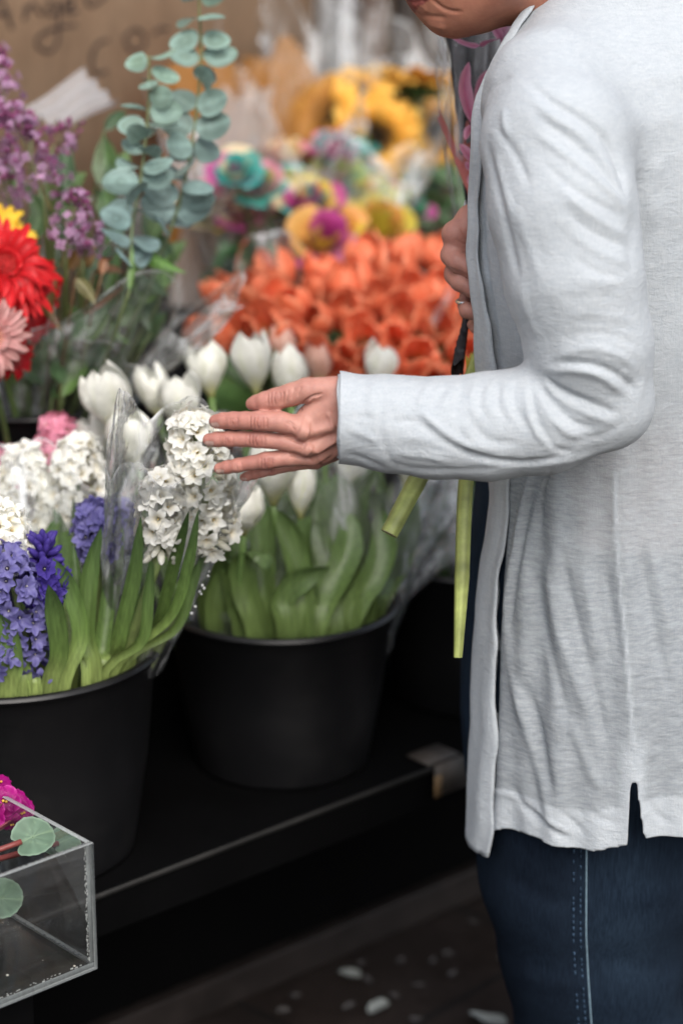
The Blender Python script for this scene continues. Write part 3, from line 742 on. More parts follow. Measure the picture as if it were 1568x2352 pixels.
# far hand, closed round the bouquet stems
def rp(cx, cy, dy=0.0): return aty(964.4 + .19527 * cx, 440.9 + .19527 * cy, 2.42 + dy)
RQ = .19527 * 2.5 / FPX
RH = [[(420, 500, 170, 0), (650, 420, 190, .01)], [(600, 330, 180, .01), (385, 730, 125, -.004)], [(660, 560, 170, .006), (400, 920, 110, .0)], [(700, 750, 150, .01), (540, 1250, 85, .008)]]
RF = [[(365, 745, 128, -.006), (440, 830, 118, -.016), (620, 905, 112, -.022), (760, 960, 100, -.02)], [(395, 985, 112, -.002), (470, 1060, 108, -.014), (640, 1150, 104, -.02), (780, 1210, 95, -.018)], [(535, 1340, 98, .002), (560, 1390, 100, -.012), (690, 1420, 98, -.018), (800, 1440, 90, -.016)], [(620, 1560, 70, .02), (660, 1590, 76, .0), (800, 1600, 72, -.006)]]
THB = [(700, 420, 130, -.02), (800, 620, 110, -.032), (860, 760, 95, -.034)]
def f_rh(P):
    f = None
    for ch in RH:
        g_ = chain(P, [(rp(a, b, d), r * RQ) for a, b, r, d in ch], .004); f = g_ if f is None else smin(f, g_, .006)
    fs = None
    for ch in RF:
        g_ = chain(P, [(rp(a, b, d), r * RQ) for a, b, r, d in ch], .003); fs = g_ if fs is None else smin(fs, g_, .001)
    f = smin(f, fs, .004); f = smin(f, chain(P, [(rp(a, b, d), r * RQ) for a, b, r, d in THB], .003), .004)
    return smin(f, sd_cone(P, rp(650, 380, .012), aty(1200, 600, 2.53), 190 * RQ, .03), .01)
lo = rp(150, 1750); hi = rp(1150, 150); lo[1], hi[1] = 2.35, 2.5
V, F = surface(f_rh, lo, hi, .0013); V = relax(V, F, 2, .5); Nn = vnormals(V, F)
c7 = lambda L: [(964.4 + .19527 * a, 440.9 + .19527 * b) for a, b in L]
V = V + Nn * fold_field(V, Nn, [(c7([(480, 430), (560, 560), (600, 640)]), 3, -1.2 * mm), (c7([(400, 560), (480, 600), (570, 640)]), 3, -.8 * mm), (c7([(280, 880), (420, 930), (580, 1000)]), 4, -1.0 * mm)])[:, None]
bodyV.append(V); bodyF.append(F); bodyC.append(np.broadcast_to(BASE * np.array([.85, .8, .8]), V.shape))
# head, neck, arms, trunk
def q(x, y, dY=0.0): return aty(x, y, TY + dY)
MP = lambda dY=0.0: None
HCEN = q(1150, -175)
FQ = 2.42 / FPX
def f_head(P):
    f = sd_ell(P, q(1165, -235), (.098, .076, .105))
    f = smin(f, sd_ell(P, q(1078, -95), (.066, .056, .075)), .03)                   # cheeks and jaw
    f = smin(f, sd_cone(P, q(1018, 30, 0), q(1035, 28, 0), .0175, .020), .016)       # chin
    for s in (-1, 1): f = smin(f, sd_cone(P, q(1035, 32, s * .012), q(1165, -40, s * .052), .0165, .018), .018)   # jaw line
    f = smin(f, sd_cone(P, q(990, -30, 0), q(1050, -40, 0), .025, .035), .02)
    f = smin(f, sd_cone(P, q(972, -8, -.018), q(972, -8, .018), .0075, .0075), .006)   # mouth ring
    f = smin(f, sd_cone(P, q(962, 9, -.016), q(962, 9, .016), .0068, .0068), .004)      # lower lip
    f = smin(f, sd_cone(P, q(948, -8, -.015), q(948, -8, .015), .0062, .0062), .004)    # upper lip
    f = smax(f, -sd_cone(P, q(946, 1.5, -.03), q(975, -3, -.03), .0012, .0012), .002)
    f = smin(f, chain(P, [(q(950, -150), .011), (q(915, -80), .012), (q(903, -62), .011)], .01), .012)   # nose
    for s in (-1, 1):
        f = smin(f, sd_ell(P, q(925, -55, s * .012), (.010, .008, .008)), .006)
        f = smax(f, -sd_ell(P, q(975, -165, s * .032), (.02, .018, .014)), .015)
        f = smin(f, sd_ell(P, q(990, -165, s * .031), (.0125, .0125, .0125)), .004)
        f = smin(f, sd_ell(P, q(1180, -150, s * .078), (.016, .006, .03)), .006)
    return f
def f_body(P):
    t = ring_f(P, TT, .90, .86)
    t = smax(t, P[..., 2] - q(0, -60)[2], .04)
    n = sd_cone(P, q(1195, -110), q(1390, 40), .052, .062)
    f = smin(smin(f_head(P), n, .022), t, .03)
    arms = np.minimum(chain(P, [(a, r * .72) for a, r in SLW], .02), chain(P, [(a, r * .72) for a, r in SFW[:-2]], .02))
    f = smin(f, np.minimum(arms, chain(P, [(a, r * .75) for a, r in FAR], .02)), .01)
    return smax(f, .80 - P[..., 2], .02)
V, F = surface(f_body, (.0, 2.12, .78), (.56, 2.76, 1.62), .0042)
hs = (V[:, 2] > q(0, 95)[2]) & (V[:, 0] < q(1260, 0)[0])
# refine the visible part of the face with a finer pass
kp = ~hs[F].all(1); Fb = F[kp]; u_ = np.unique(Fb); rm = np.full(len(V), -1); rm[u_] = np.arange(len(u_)); bodyV.append(relax(V[u_], rm[Fb], 2)); bodyF.append(rm[Fb])
bodyC.append(np.broadcast_to(np.array([.42, .33, .31]), bodyV[-1].shape))
lo = q(860, 120); hi = q(1300, -420); lo[1], hi[1] = TY - .1, TY + .1
V, F = surface(lambda P: smin(f_head(P), sd_cone(P, q(1195, -110), q(1390, 40), .052, .062), .022), lo, hi, .0019)
V = relax(V, F, 2, .5); Nn = vnormals(V, F)
c6 = lambda L: [((960 + a / 4.9) * .9185, b / 4.9 * .9185) for a, b in L]
V = V + Nn * fold_field(V, Nn, [(c6([(560, -30), (640, 40), (740, 110), (850, 140), (960, 140)]), 3.5, -2.2 * mm), (c6([(470, 190), (600, 205), (760, 215)]), 5, -1.6 * mm), (c6([(520, 280), (640, 330), (760, 345)]), 6, 1.2 * mm),
                               (c6([(420, 60), (480, 90), (520, 150)]), 4, .8 * mm), (c6([(160, 30), (260, 28), (400, 20), (540, 0)]), 3, -1.2 * mm)])[:, None]
fx, fy = pix(V)
C = np.broadcast_to(BASE * np.array([.92, .80, .66]), V.shape).copy()
# lips
pol = np.array(c6([(130, -20), (250, 24), (262, 60), (290, 120), (330, 168), (375, 165), (420, 90), (520, 20), (560, -8), (560, -60), (130, -60)]))
def inside(x, y, p):
    c = np.zeros(len(x), bool); j = len(p) - 1
    for i in range(len(p)):
        m = ((p[i, 1] > y) != (p[j, 1] > y)) & (x < (p[j, 0] - p[i, 0]) * (y - p[i, 1]) / (p[j, 1] - p[i, 1] + 1e-9) + p[i, 0]); c ^= m; j = i
    return c
lip = inside(fx, fy, pol)
C[lip] = np.array([.21, .058, .05])
bodyV.append(V); bodyF.append(F); bodyC.append(C)
o = 0; FF = []
for v, f in zip(bodyV, bodyF): FF.append(f + o); o += len(v)
skin = mesh_obj('body', np.concatenate(bodyV), np.concatenate(FF), M_SKIN, person, np.concatenate(bodyC), local=False)
# hair, shoes, shirt
M_HAIR = simple('dark_hair', (.03, .018, .012), .5, .4, 120, .4)
V, F = surface(lambda P: smax(smax(sd_ell(P, q(1180, -255), (.112, .09, .118)), P[..., 0] * -.8 + q(1040, 0)[0] * .8 - (P[..., 2] - q(0, -300)[2]) * .6, .01), q(0, -120)[2] - P[..., 2], .02), q(900, -60) - np.array([0, .15, 0]), q(1500, -640) + np.array([0, .15, 0]), .006)
Nn = vnormals(V, F); V = V + Nn * (.002 * np.sin(V @ np.array([300, 420, 30.])))[:, None]
mesh_obj('hair', V, F, M_HAIR, person, local=False)
M_SHOE = simple('shoe_leather', (.02, .017, .015), .45, .4, 60, .2)
for Y in (2.395, 2.545):
    V, F = surface(lambda P: smax(smin(chain(P, [((.33, Y, .045), .04), ((.22, Y, .035), .037), ((.15, Y, .028), .03)], .03), sd_cone(P, (.32, Y, .05), (.318, Y, .1), .045, .05), .02), .003 - P[..., 2], .004), (.09, Y - .08, -.01), (.42, Y + .08, .13), .006)
    mesh_obj('shoe', V, F, M_SHOE, person, local=False)
# wedding ring on the far hand
rc, rd = rp(548, 1275, -.002), nrm(rp(560, 1330) - rp(540, 1180))
R_ = frame(rd); a = np.linspace(0, 2 * np.pi, 40)
M_RING = simple('silver_ring', (.75, .76, .74), .2, .5, 80, .05, .02, metal=1.0)
ring = MB().tube(rc + (R_[:, :1] * np.cos(a) + R_[:, 1:2] * np.sin(a)).T * .0102, .0017, 8).build('finger_ring', M_RING, person, local=False)
# ================================================================== the setting
def ground_mat():
    k = N('wet_dark_paving'); ob = k.coord('Object')
    br = k.n('TexBrick'); br.offset = 0.5; br.inputs['Scale'].default_value = 1.0; br.inputs['Brick Width'].default_value = 0.6; br.inputs['Row Height'].default_value = 0.4
    br.inputs['Mortar Size'].default_value = 0.006; br.inputs['Mortar Smooth'].default_value = .3
    k.set(br.inputs['Color1'], (.017, .013, .012)); k.set(br.inputs['Color2'], (.022, .016, .014)); k.set(br.inputs['Mortar'], (.010, .009, .009)); k.set(br.inputs['Vector'], k.coord('Object', rot=(0, 0, .74)))
    n1 = k.noise(3.5, 5, .6, ob); n2 = k.noise(70, 5, .7, ob)
    c = k.mix(1.0, br.outputs[0], k.ramp(n1, (.3, .55), (.7, 1.4)), 'MULTIPLY'); c = k.mix(1.0, c, k.ramp(n2, (.3, .7), (.75, 1.35)), 'MULTIPLY')
    r = k.ramp(n1, (.35, .38), (.65, .75))
    return k.done(k.bsdf(Base_Color=c, Roughness=r, Specular_IOR_Level=.35, Normal=k.bump(n2, .25, .004)))
mb = MB(); s_ = 60
mb.grid(np.array([[[-s_, -s_, 0], [-s_, s_, 0]], [[s_, -s_, 0], [s_, s_, 0]]], float)[::-1], (1, 1, 1))
tag(mb.build('pavement', ground_mat(), None, smooth=False), kind='structure')

AX = np.stack([UD, ND, UZ])
def sbox(mb, u0, u1, p0, p1, z0, z1, col=(1, 1, 1)):
    return mb.box(stall((u0 + u1) / 2, (p0 + p1) / 2, (z0 + z1) / 2), AX, ((u1 - u0) / 2, (p1 - p0) / 2, (z1 - z0) / 2), col)
def bevel(o, wd=.003, seg=2):
    m = o.modifiers.new('bevel', 'BEVEL'); m.width = wd; m.segments = seg; m.limit_method = 'ANGLE'
    for p in o.data.polygons: p.use_smooth = False
    return o
U0, U1 = -1.1, 2.6
stand = empty('flower_stand', 'black painted stepped market stand carrying the flower buckets', 'stand', stall(0, 0, 0))
SZ2, P2 = 0.565, 0.315
bevel(sbox(MB(), U0, U1, 0, P2, SH_Z - .055, SH_Z).build('lower_shelf', M_BLACKP, stand, local=False))
bevel(sbox(MB(), U0, U1, P2, 1.09, SZ2 - .03, SZ2).build('upper_shelf', M_BLACKP, stand, local=False))
bevel(sbox(MB(), U0, U1, P2 + .004, P2 + .022, SH_Z - .055, SZ2 - .031).build('riser_board', M_BLACKP, stand, local=False))
bevel(sbox(MB(), U0, U1, .285, .305, .001, SH_Z - .056).build('base_board', M_BLACKP, stand, local=False))
bevel(sbox(MB(), U0, U1, .262, .284, .001, .05).build('foot_rail', simple('scuffed_rail', (.016, .012, .011), .55, .4, 18, .4, .2), stand, local=False))
for u in (-.95, 2.3):
    bevel(sbox(MB(), u, u + .05, .03, .08, .001, SH_Z - .056).build('support_post', M_BLACKP, stand, local=False))
# worn front lip of the lower shelf
M_LIP = simple('worn_edge', (.013, .0125, .012), .6, .25, 25, .6, .2)
sbox(MB(), U0, U1, -.0025, -.0002, SH_Z - .007, SH_Z - .0005).build('edge_strip', M_LIP, stand, local=False)

# beige bent-metal holder hanging on the shelf lip
M_TAUPE = simple('taupe_metal', (.065, .055, .048), .6, .4, 30, .35, .15)
M_TAUPE2 = simple('brown_tape', (.20, .125, .06), .6, .3, 30, .35, .15)
hu = (onz(1030, 1745, SH_Z) - EDGE) @ UD
hold = empty('shelf_clip', 'taupe metal clip hooked over the shelf edge beside the jeans', 'clip', stall(hu, 0, SH_Z))
o = MB().box(stall(hu - .006, .020, SH_Z + .0015), AX, (.026, .020, .0012)).build('top_plate', M_TAUPE, hold, local=False)
o = MB().box(stall(hu, -.005, SH_Z - .020), AX, (.027, .0015, .021)).build('front_plate', M_TAUPE, hold, local=False)
MB().box(stall(hu - .024, -.0077, SH_Z - .026), AX, (.006, .001, .014)).build('tape_strip', M_TAUPE2, hold, local=False)

# back: kraft paper board with writing, shop wall and window post
PW = 1.12
def kraft():
    k = N('kraft_board'); ob = k.coord('Object')
    n1 = k.noise(4, 5, .6, ob); n2 = k.noise(60, 5, .7, k.coord('Object', (1, 1, .25)))
    c = k.mix(k.ramp(n1, (.3, 0), (.7, 1)), (.37, .235, .145), (.52, .355, .23)); c = k.mix(1.0, c, k.ramp(n2, (.3, .82), (.7, 1.15)), 'MULTIPLY')
    return k.done(k.bsdf(Base_Color=c, Roughness=.85, Specular_IOR_Level=.15, Normal=k.bump(n2, .2, .003)))
def on_wall(x, y, off=0.0): return onp(x, y, PW - off)
ub = lambda x, y: (on_wall(x, y) - EDGE) @ UD
M_KRAFT = kraft()
board = empty('kraft_board', 'brown kraft paper board with loose black handwriting behind the bouquets', 'sign', stall(ub(100, 100), PW, .8))
bu1 = ub(715, 100)
sbox(MB(), -1.6, bu1, PW, PW + .012, SZ2 + .001, 2.3).build('paper_board', M_KRAFT, board, smooth=False, local=False)
M_INK = simple('marker_ink', (.045, .028, .022), .7, .3, 40, .3)
w1 = lambda L: [(a * .41, b * .41) for a, b in L]
STROKES = [[(-120, 160), (-70, -40), (-20, -60), (20, 20), (70, 165)], [(-60, 85), (0, 82), (60, 76)], [(150, 30), (145, 75), (138, 115)], [(140, 100), (165, 45), (195, 25), (215, 60), (240, 85)],
           [(330, 25), (290, 15), (265, 45), (275, 80), (315, 75), (332, 25), (334, 90), (330, 170), (320, 250), (275, 290), (215, 262), (215, 215), (260, 180), (340, 152), (430, 140)],
           [(372, 45), (405, 35), (408, 0), (380, -10), (362, 30), (378, 70), (440, 62)], [(480, -60), (500, 30), (555, 12), (600, -30)],
           [(610, 225), (570, 235), (535, 270), (518, 320), (516, 380), (545, 415), (600, 400)], [(725, 185), (705, 215), (722, 268), (770, 285), (810, 250), (805, 195), (765, 165), (722, 186)],
           [(860, 190), (905, 160), (950, 165)], [(1010, 250), (1050, 200), (1085, 250), (1110, 230)]]
mb = MB()
for s in STROKES:
    P = catmull(w1(s), 10 * len(s)); W = np.array([on_wall(a, b, .0012) for a, b in P])
    mb.tube(W, .0032, 6)
V, F, C = mb.arr(); V = V - np.outer((V - EDGE) @ ND - (PW - .0008), ND) * .9
mesh_obj('lettering', V, F, M_INK, board, local=False)
def shopwall():
    k = N('shop_wall'); n1 = k.noise(5, 5, .6, k.coord('Object', (1, 1, .15))); n2 = k.noise(40, 4, .6, k.coord('Object'))
    c = k.mix(k.ramp(n1, (.3, 0), (.55, .6), (.75, 1)), (.045, .032, .026), (.20, .15, .115)); c = k.mix(1.0, c, k.ramp(n2, (.3, .8), (.7, 1.2)), 'MULTIPLY')
    return k.done(k.bsdf(Base_Color=c, Roughness=.4, Specular_IOR_Level=.5, Normal=k.bump(n2, .2, .003)))
wall = empty('shop_front', 'dark brown timber shop front with a pale grey post', 'shop front', stall(bu1 + .5, PW + .1, 0))
sbox(MB(), bu1 + .004, 3.6, PW + .08, PW + .2, 0.001, 3.0).build('timber_panel', shopwall(), wall, smooth=False, local=False)
M_GREYP = simple('grey_post_paint', (.36, .36, .37), .5, .4, 10, .2)
pu = ub(815, 80)
bevel(sbox(MB(), pu - .014, pu + .014, PW + .02, PW + .078, .57, 3.0).build('window_post', M_GREYP, wall, local=False))
for x, wd, m in ((905, .05, 'brown_batten'), (985, .03, 'umber_batten'), (700, .03, 'tan_batten')):
    u_ = ub(x, 80)
    bevel(sbox(MB(), u_ - wd / 2, u_ + wd / 2, PW + .05, PW + .079, .57, 3.0).build('batten', simple(m, {'brown_batten': (.12, .085, .07), 'umber_batten': (.055, .045, .04), 'tan_batten': (.24, .16, .10)}[m], .6, .3, 12, .4), wall, local=False))

# fallen petals and grit on the pavement
M_PET2 = simple('fallen_petal', (.27, .29, .28), .5, .3, 60, .2)
M_GRIT = simple('pale_chip', (.075, .07, .07), .7, .3, 60, .4)
SPOTS = [(1235 - 430, 2243, .013, 1, 'large white petal fallen alone in the open pavement'), (868, 2320, .015, 1, 'rounded white petal lying below the large fallen one'), (1120, 2349, .018, 1, 'broad white petal lying close to the jeans'), (508, 2243, .006, 1, 'small pale petal by the black base board'),
         (977, 2037, .007, 1, 'pale petal caught against the foot rail near the jeans'), (1028, 2195, .008, 0, ''), (1040, 2240, .007, 0, ''), (905, 2290, .007, 0, ''), (800, 2316, .008, 0, ''), (955, 2345, .008, 0, ''), (920, 2210, .007, 0, ''), (845, 2255, .008, 0, ''), (960, 2265, .006, 0, ''), (1000, 2100, .009, 0, ''), (680, 2290, .007, 0, ''),
         (650, 2325, .008, 0, ''), (1155, 2205, .008, 0, ''), (830, 2215, .006, 0, ''), (995, 2210, .006, 0, ''), (1085, 2120, .006, 0, '')]
def flake(r, seed):
    rr = np.random.default_rng(seed); n = 14; a = np.linspace(0, 2 * np.pi, n, endpoint=False)
    rad = r * (1 + .25 * np.sin(a * 2 + rr.uniform(0, 6)) + .08 * rr.normal(size=n)); P = np.zeros((4, n, 3))
    for i, s in enumerate((.02, .5, .85, 1)): P[i] = np.stack([rad * np.cos(a) * s * 1.25, rad * np.sin(a) * s * .8, np.full(n, r * (.10 + .35 * s ** 2)) + r * .12 * np.sin(a * 2) * s], 1)
    return P
for i, (x, y, r, big, lab) in enumerate(SPOTS):
    p = onz(x, y, .003); mb = MB().grid(flake(r, i), (1, 1, 1), closed=True)
    if big:
        o = mb.build('fallen_petal', M_PET2); tag(o, lab, 'petal', 'petals fallen on the pavement')
    else:
        o = mb.build('pale_chip', M_GRIT); tag(o, 'small grey chip lying on the dark pavement near the fallen petals', 'chip', 'grey chips on the pavement')
    o.location = p; o.rotation_euler = (0, 0, i * 1.3)

# ------------------------------------------------------------------ buckets
def bucket_mesh(R, Hh, rb):
    pr = [(0, .004), (rb - .006, .004), (rb, .0), (rb + .001, .006), (rb + (R - rb) * .45, Hh * .45), (R - .012, Hh - .034), (R - .010, Hh - .032), (R - .008, Hh - .006), (R - .0055, Hh - .0045)]
    inn = [(R - .0075, Hh - .004), (R - .014, Hh - .02), (rb + (R - rb) * .45 - .004, Hh * .45), (rb - .006, .012), (0, .012)]
    a = np.linspace(0, 2 * np.pi, 9)
    rim = [(R - .004 + .0052 * math.cos(t), Hh - .0035 + .0048 * math.sin(t)) for t in a]
    return MB().lathe(pr, 72).lathe(inn, 72), MB().lathe(rim, 72)
def water(): return simple('bucket_water', (.012, .014, .012), .15, .5, 4, .1)
M_WATER = water()
BK = {}
def bucket(key, c, R, Hh, rb, label):
    r = empty('flower_bucket', label, 'bucket', c, 'black plastic flower buckets')
    b, rim = bucket_mesh(R, Hh, rb); b.build('bucket_body', M_BLACK, r); rim.build('rim', M_BLACK, r)
    MB().lathe([(0, Hh * .62), (rb + (R - rb) * .6 - .006, Hh * .62)], 48).build('water', M_WATER, r)
    BK[key] = (np.array(c), R, Hh, rb); return r
def base_at(S, d, z):                     # spot below a measured rim centre
    p = at(*S, d); return np.array([p[0], p[1], z])
bucket('hyacinth', base_at((14, 1490), 2.66, SH_Z), .174, .245, .135, 'wide black bucket holding the hyacinths, standing above the acrylic box')
bucket('white_tulip', base_at((645, 1372), 2.90, SH_Z), .1425, .205, .105, 'round black bucket of white tulips below the reaching hand')
bucket('spare', base_at((1096, 1304), 3.12, SH_Z), .1425, .20, .105, 'black bucket half hidden behind the held stems and jeans')
z2 = SZ2
bucket('mixed', np.array([*stall((onp(70, 930, .50) - EDGE) @ UD, .50, 0)[:2], z2]), .125, .245, .095, 'black bucket under the mixed gerbera and lilac bouquet')
bucket('orange', np.array([*stall((onp(850, 900, .50) - EDGE) @ UD, .50, 0)[:2], z2]), .135, .17, .10, 'black bucket holding the orange tulips')
bucket('rainbow', np.array([*stall((onp(690, 560, .78) - EDGE) @ UD, .78, 0)[:2], z2]), .135, .2, .10, 'black bucket under the rainbow dyed roses')
bucket('sunflower', np.array([*stall((onp(930, 560, .92) - EDGE) @ UD, .92, 0)[:2], z2]), .12, .2, .09, 'black bucket of sunflowers by the shop front')
bucket('paper', np.array([*stall((onp(590, 450, .95) - EDGE) @ UD - .12, .95, 0)[:2], z2]), .11, .2, .09, 'black bucket under the orange paper bouquet')

# ------------------------------------------------------------------ acrylic box with African violets
def acrylic():
    k = N('clear_acrylic'); nz = k.noise(900, 2, .5, k.coord('Object')); n2 = k.noise(12, 4, .6, k.coord('Object'))
    lw = k.n('Fresnel'); lw.inputs[0].default_value = 1.49
    tr = k.n('BsdfTransparent'); tr.inputs[0].default_value = (.965, .975, .975, 1)
    gl = k.n('BsdfGlossy'); gl.inputs['Roughness'].default_value = .04
    df = k.n('BsdfDiffuse'); df.inputs[0].default_value = (.55, .55, .54, 1)
    a = k.shmix(k.math('MULTIPLY', lw.outputs[0], .38), tr.outputs[0], gl.outputs[0])
    dust = k.math('ADD', k.ramp(nz, (.70, 0), (.76, .25)), k.ramp(n2, (.4, .0), (.8, .022)))
    return k.done(k.shmix(dust, a, df.outputs[0]))
def acr_edge():
    k = N('acrylic_edge'); nz = k.noise(300, 3, .6, k.coord('Object', (1, 1, .3)))
    tr = k.n('BsdfTransparent'); tr.inputs[0].default_value = (.8, .82, .82, 1)
    p = k.bsdf(Base_Color=(.42, .44, .44), Roughness=.25, Specular_IOR_Level=.6)
    return k.done(k.shmix(k.ramp(nz, (.3, .45), (.7, .62)), tr.outputs[0], p))
M_ACR, M_ACRE = acrylic(), acr_edge()
BC = at(216, 1935, 2.30)                                  # front corner, top
bdir = UD; BH = .135; T_ = .0055; LU, LP = .34, .25
BZ = BC[2] - BH
def bx(u0, u1, p0, p1, z0, z1):
    """box in box-coordinates: u<0 along the stall front from the corner, p into the stall"""
    c = BC * np.array([1, 1, 0]) + UD * (u0 + u1) / 2 + ND * (p0 + p1) / 2 + UZ * (BZ + (z0 + z1) / 2)
    return c, ((u1 - u0) / 2, (p1 - p0) / 2, (z1 - z0) / 2)
abox = empty('acrylic_box', 'clear acrylic box holding potted African violets', 'box', BC - UZ * BH)
def panel(name, *a):
    c, h = bx(*a); o = MB().box(c, AX, h).build(name, [M_ACR, M_ACRE], abox, smooth=False, local=False)
    th = int(np.argmin(h)); nn = AX[th]
    for f in o.data.polygons:
        if abs(np.array(f.normal) @ nn) < .5: f.material_index = 1
    m = o.modifiers.new('bevel', 'BEVEL'); m.width = .0007; m.segments = 1; m.limit_method = 'ANGLE'; m.material = 1
panel('front_panel', -LU, 0, 0, T_, 0, BH)
panel('side_panel', -T_, -.0002, T_ + .0003, LP, T_ + .0003, BH)
panel('side_panel', -LU, -LU + T_, T_ + .0003, LP, T_ + .0003, BH)
panel('back_panel', -LU + T_ + .0003, -T_ - .0003, LP - T_, LP - .0002, T_ + .0003, BH)
panel('base_panel', -LU, 0, T_ + .0003, LP, -.0002, T_)
# glue beads along the joints
M_GLUE = simple('dried_glue', (.6, .6, .58), .4, .5, 500, .3, .3)
mb = MB(); r2 = np.random.default_rng(3)
for i in range(90):
    z = r2.uniform(.01, BH - .004); c, _ = bx(-T_ - .001, -T_ - .001, T_ + .001, T_ + .001, z, z); mb.box(c + r2.normal(size=3) * .0006, AX, np.array([.0003, .0003, .0009]) * r2.uniform(.5, 1.4))
for i in range(110):
    u = -r2.uniform(.005, LU); c, _ = bx(u, u, T_ + .002, T_ + .002, T_ + .001, T_ + .001); mb.box(c + r2.normal(size=3) * .0006, AX, np.array([.0009, .0003, .0003]) * r2.uniform(.5, 1.4))
o = mb.build('glue_beads', M_GLUE, abox, local=False); o['kind'] = 'stuff'
grit = MB()
for i in range(90):
    u, p = -r2.uniform(.01, LU), r2.uniform(.01, LP - .01); c, _ = bx(u, u, p, p, T_ + .0012, T_ + .0012); grit.box(c, AX, np.array([1, 1, .5]) * r2.uniform(.0003, .0011), np.array([1, .9, .8]) * r2.uniform(.1, 1.0))
o = grit.build('grit', M_STEM, abox, local=False); o['kind'] = 'stuff'
# the dark plinth that carries the box
pl_ = empty('display_plinth', 'black plinth carrying the clear acrylic box', 'plinth', BC * np.array([1, 1, 0]))
c, h = bx(-LU - .01, -.055, .03, LP + .01, -BZ + .001, -.0012); bevel(MB().box(c, AX, h).build('plinth_body', M_BLACKP, pl_, local=False))
# ================================================================== flowers and leaves (each built once with its parts, then copied)
rf = np.random.default_rng(21)
PALE, MID, DEEP = np.array([.33, .39, .13]), np.array([.105, .170, .042]), np.array([.045, .085, .030])
def strap(mb, path, wid, side, cup=.25, nv=7, c0=PALE, c1=MID, c2=DEEP, wave=0.0, tipp=.8, twist=0.0):
    """a strap leaf along path; wid half widths at base, middle; side = width direction"""
    n = 22; P0 = catmull(path, n); t = np.linspace(0, 1, n); T = nrm(np.gradient(P0, axis=0))
    S = nrm(side - (T @ side)[:, None] * T) if np.ndim(side) == 1 else side
    if twist:
        Bn = np.cross(T, S); S = S * np.cos(twist * t)[:, None] + Bn * np.sin(twist * t)[:, None]
    Nn = np.cross(S, T)
    w = np.interp(t, [0, .35, .75, .93, 1], [wid * .62, wid * .92, wid, wid * tipp * .62, wid * .03])
    v = np.linspace(-1, 1, nv); P = np.zeros((n, nv, 3)); C = np.zeros((n, nv, 3)); ph = rf.uniform(0, 6)
    for j, a in enumerate(v):
        wv = wave * wid * np.sin(t * 9 + ph + a * 1.5) * abs(a)
        P[:, j] = P0 + S * (w * a)[:, None] + Nn * (w * cup * a * a + wv)[:, None]
        k = np.clip(t * 1.9, 0, 1)[:, None]; k2 = np.clip((t - .5) * 2, 0, 1)[:, None]
        C[:, j] = ((c0 * (1 - k) + c1 * k) * (1 - k2) + c2 * k2) * (1 + .10 * (1 - abs(a))) * (1 + (.15 if j % 2 else -.03))
    return mb.grid(P, C)
# ---------------------------------------------------------------- tulips
def tulip_bloom(R, Hh, openn, cols, seed, jit=.07):
    r = np.random.default_rng(seed); mb = MB(); nu, nv = 14, 9
    u = np.linspace(0, 1, nu); v = np.linspace(-1, 1, nv)
    for k in range(6):
        inner = k % 2; th0 = k * math.pi / 3 + r.normal() * .13; o = (openn + r.normal() * jit) * (1.0 if not inner else .75); hh = Hh * (1 + r.normal() * (.03 + jit * .5)) * (.96 if inner else 1)
        rad = R * (np.sin(np.clip(u * 1.9, 0, 1.57)) ** .75) * (1 - (.60 - o) * np.clip((u - .45) / .55, 0, 1) ** 1.6) * (.9 if inner else 1.0) * (1 + r.normal() * .04)
        rad[0] = R * .10
        hw = .74 * (1 - np.clip(2 * (u - .5), 0, 1) ** 2.4) ** .75 * np.clip(u * 4, .05, 1) ** .5 + .015
        P = np.zeros((nu, nv, 3)); C = np.zeros((nu, nv, 3)); ru = r.uniform(0, 6)
        for j, a in enumerate(v):
            th = th0 + a * hw * (R / np.maximum(rad, R * .45)) * .92
            rr = rad * (1 - .10 * a * a * u) + R * .05 * np.sin(u * 7 + ru + a * 2) * u - R * .05 * (1 - abs(a)) ** 2 * (u > .1) + (R * .12 * openn) * u ** 3
            z = hh * (u ** .85) * (1 - .05 * a * a) + R * .04 * np.sin(a * 5 + ru) * u ** 2
            P[:, j] = np.stack([rr * np.cos(th), rr * np.sin(th), z], 1)
            b = np.clip(1 - u * 3.4, 0, 1)[:, None]; e = np.clip((abs(a) - .55) * 2, 0, 1) * np.clip(u * 2, 0, 1)[:, None]; mdl = np.exp(-(a / .16) ** 2) * np.clip(1 - u * 1.15, 0, 1)[:, None]
            c = cols[0] * (1 - b) + cols[1] * b; c = c * (1 - e) + cols[2] * e; c = c * (1 - .75 * mdl) + cols[3] * .75 * mdl
            C[:, j] = c * (1 + r.normal() * .03)
        mb.grid(P, C)
    # pistil and stamens
    mb.tube([[0, 0, 0], [0, 0, Hh * .38]], [R * .13, R * .11], 8, (.32, .38, .12))
    for k in range(6):
        a = k * 1.047 + .5; mb.tube([[R * .1 * math.cos(a), R * .1 * math.sin(a), 0], [R * .3 * math.cos(a), R * .3 * math.sin(a), Hh * .34]], [R * .03, R * .06], 5, cols[4])
    return mb
W_T = [np.array(c) for c in ((.90, .90, .83), (.62, .60, .16), (.92, .92, .87), (.68, .72, .42), (.6, .5, .1))]
O_T = [np.array(c) for c in ((.87, .225, .105), (.72, .36, .07), (.93, .43, .25), (.82, .13, .085), (.03, .015, .02))]
P_T = [np.array(c) for c in ((.72, .42, .33), (.6, .5, .2), (.80, .62, .52), (.6, .35, .25), (.4, .3, .1))]
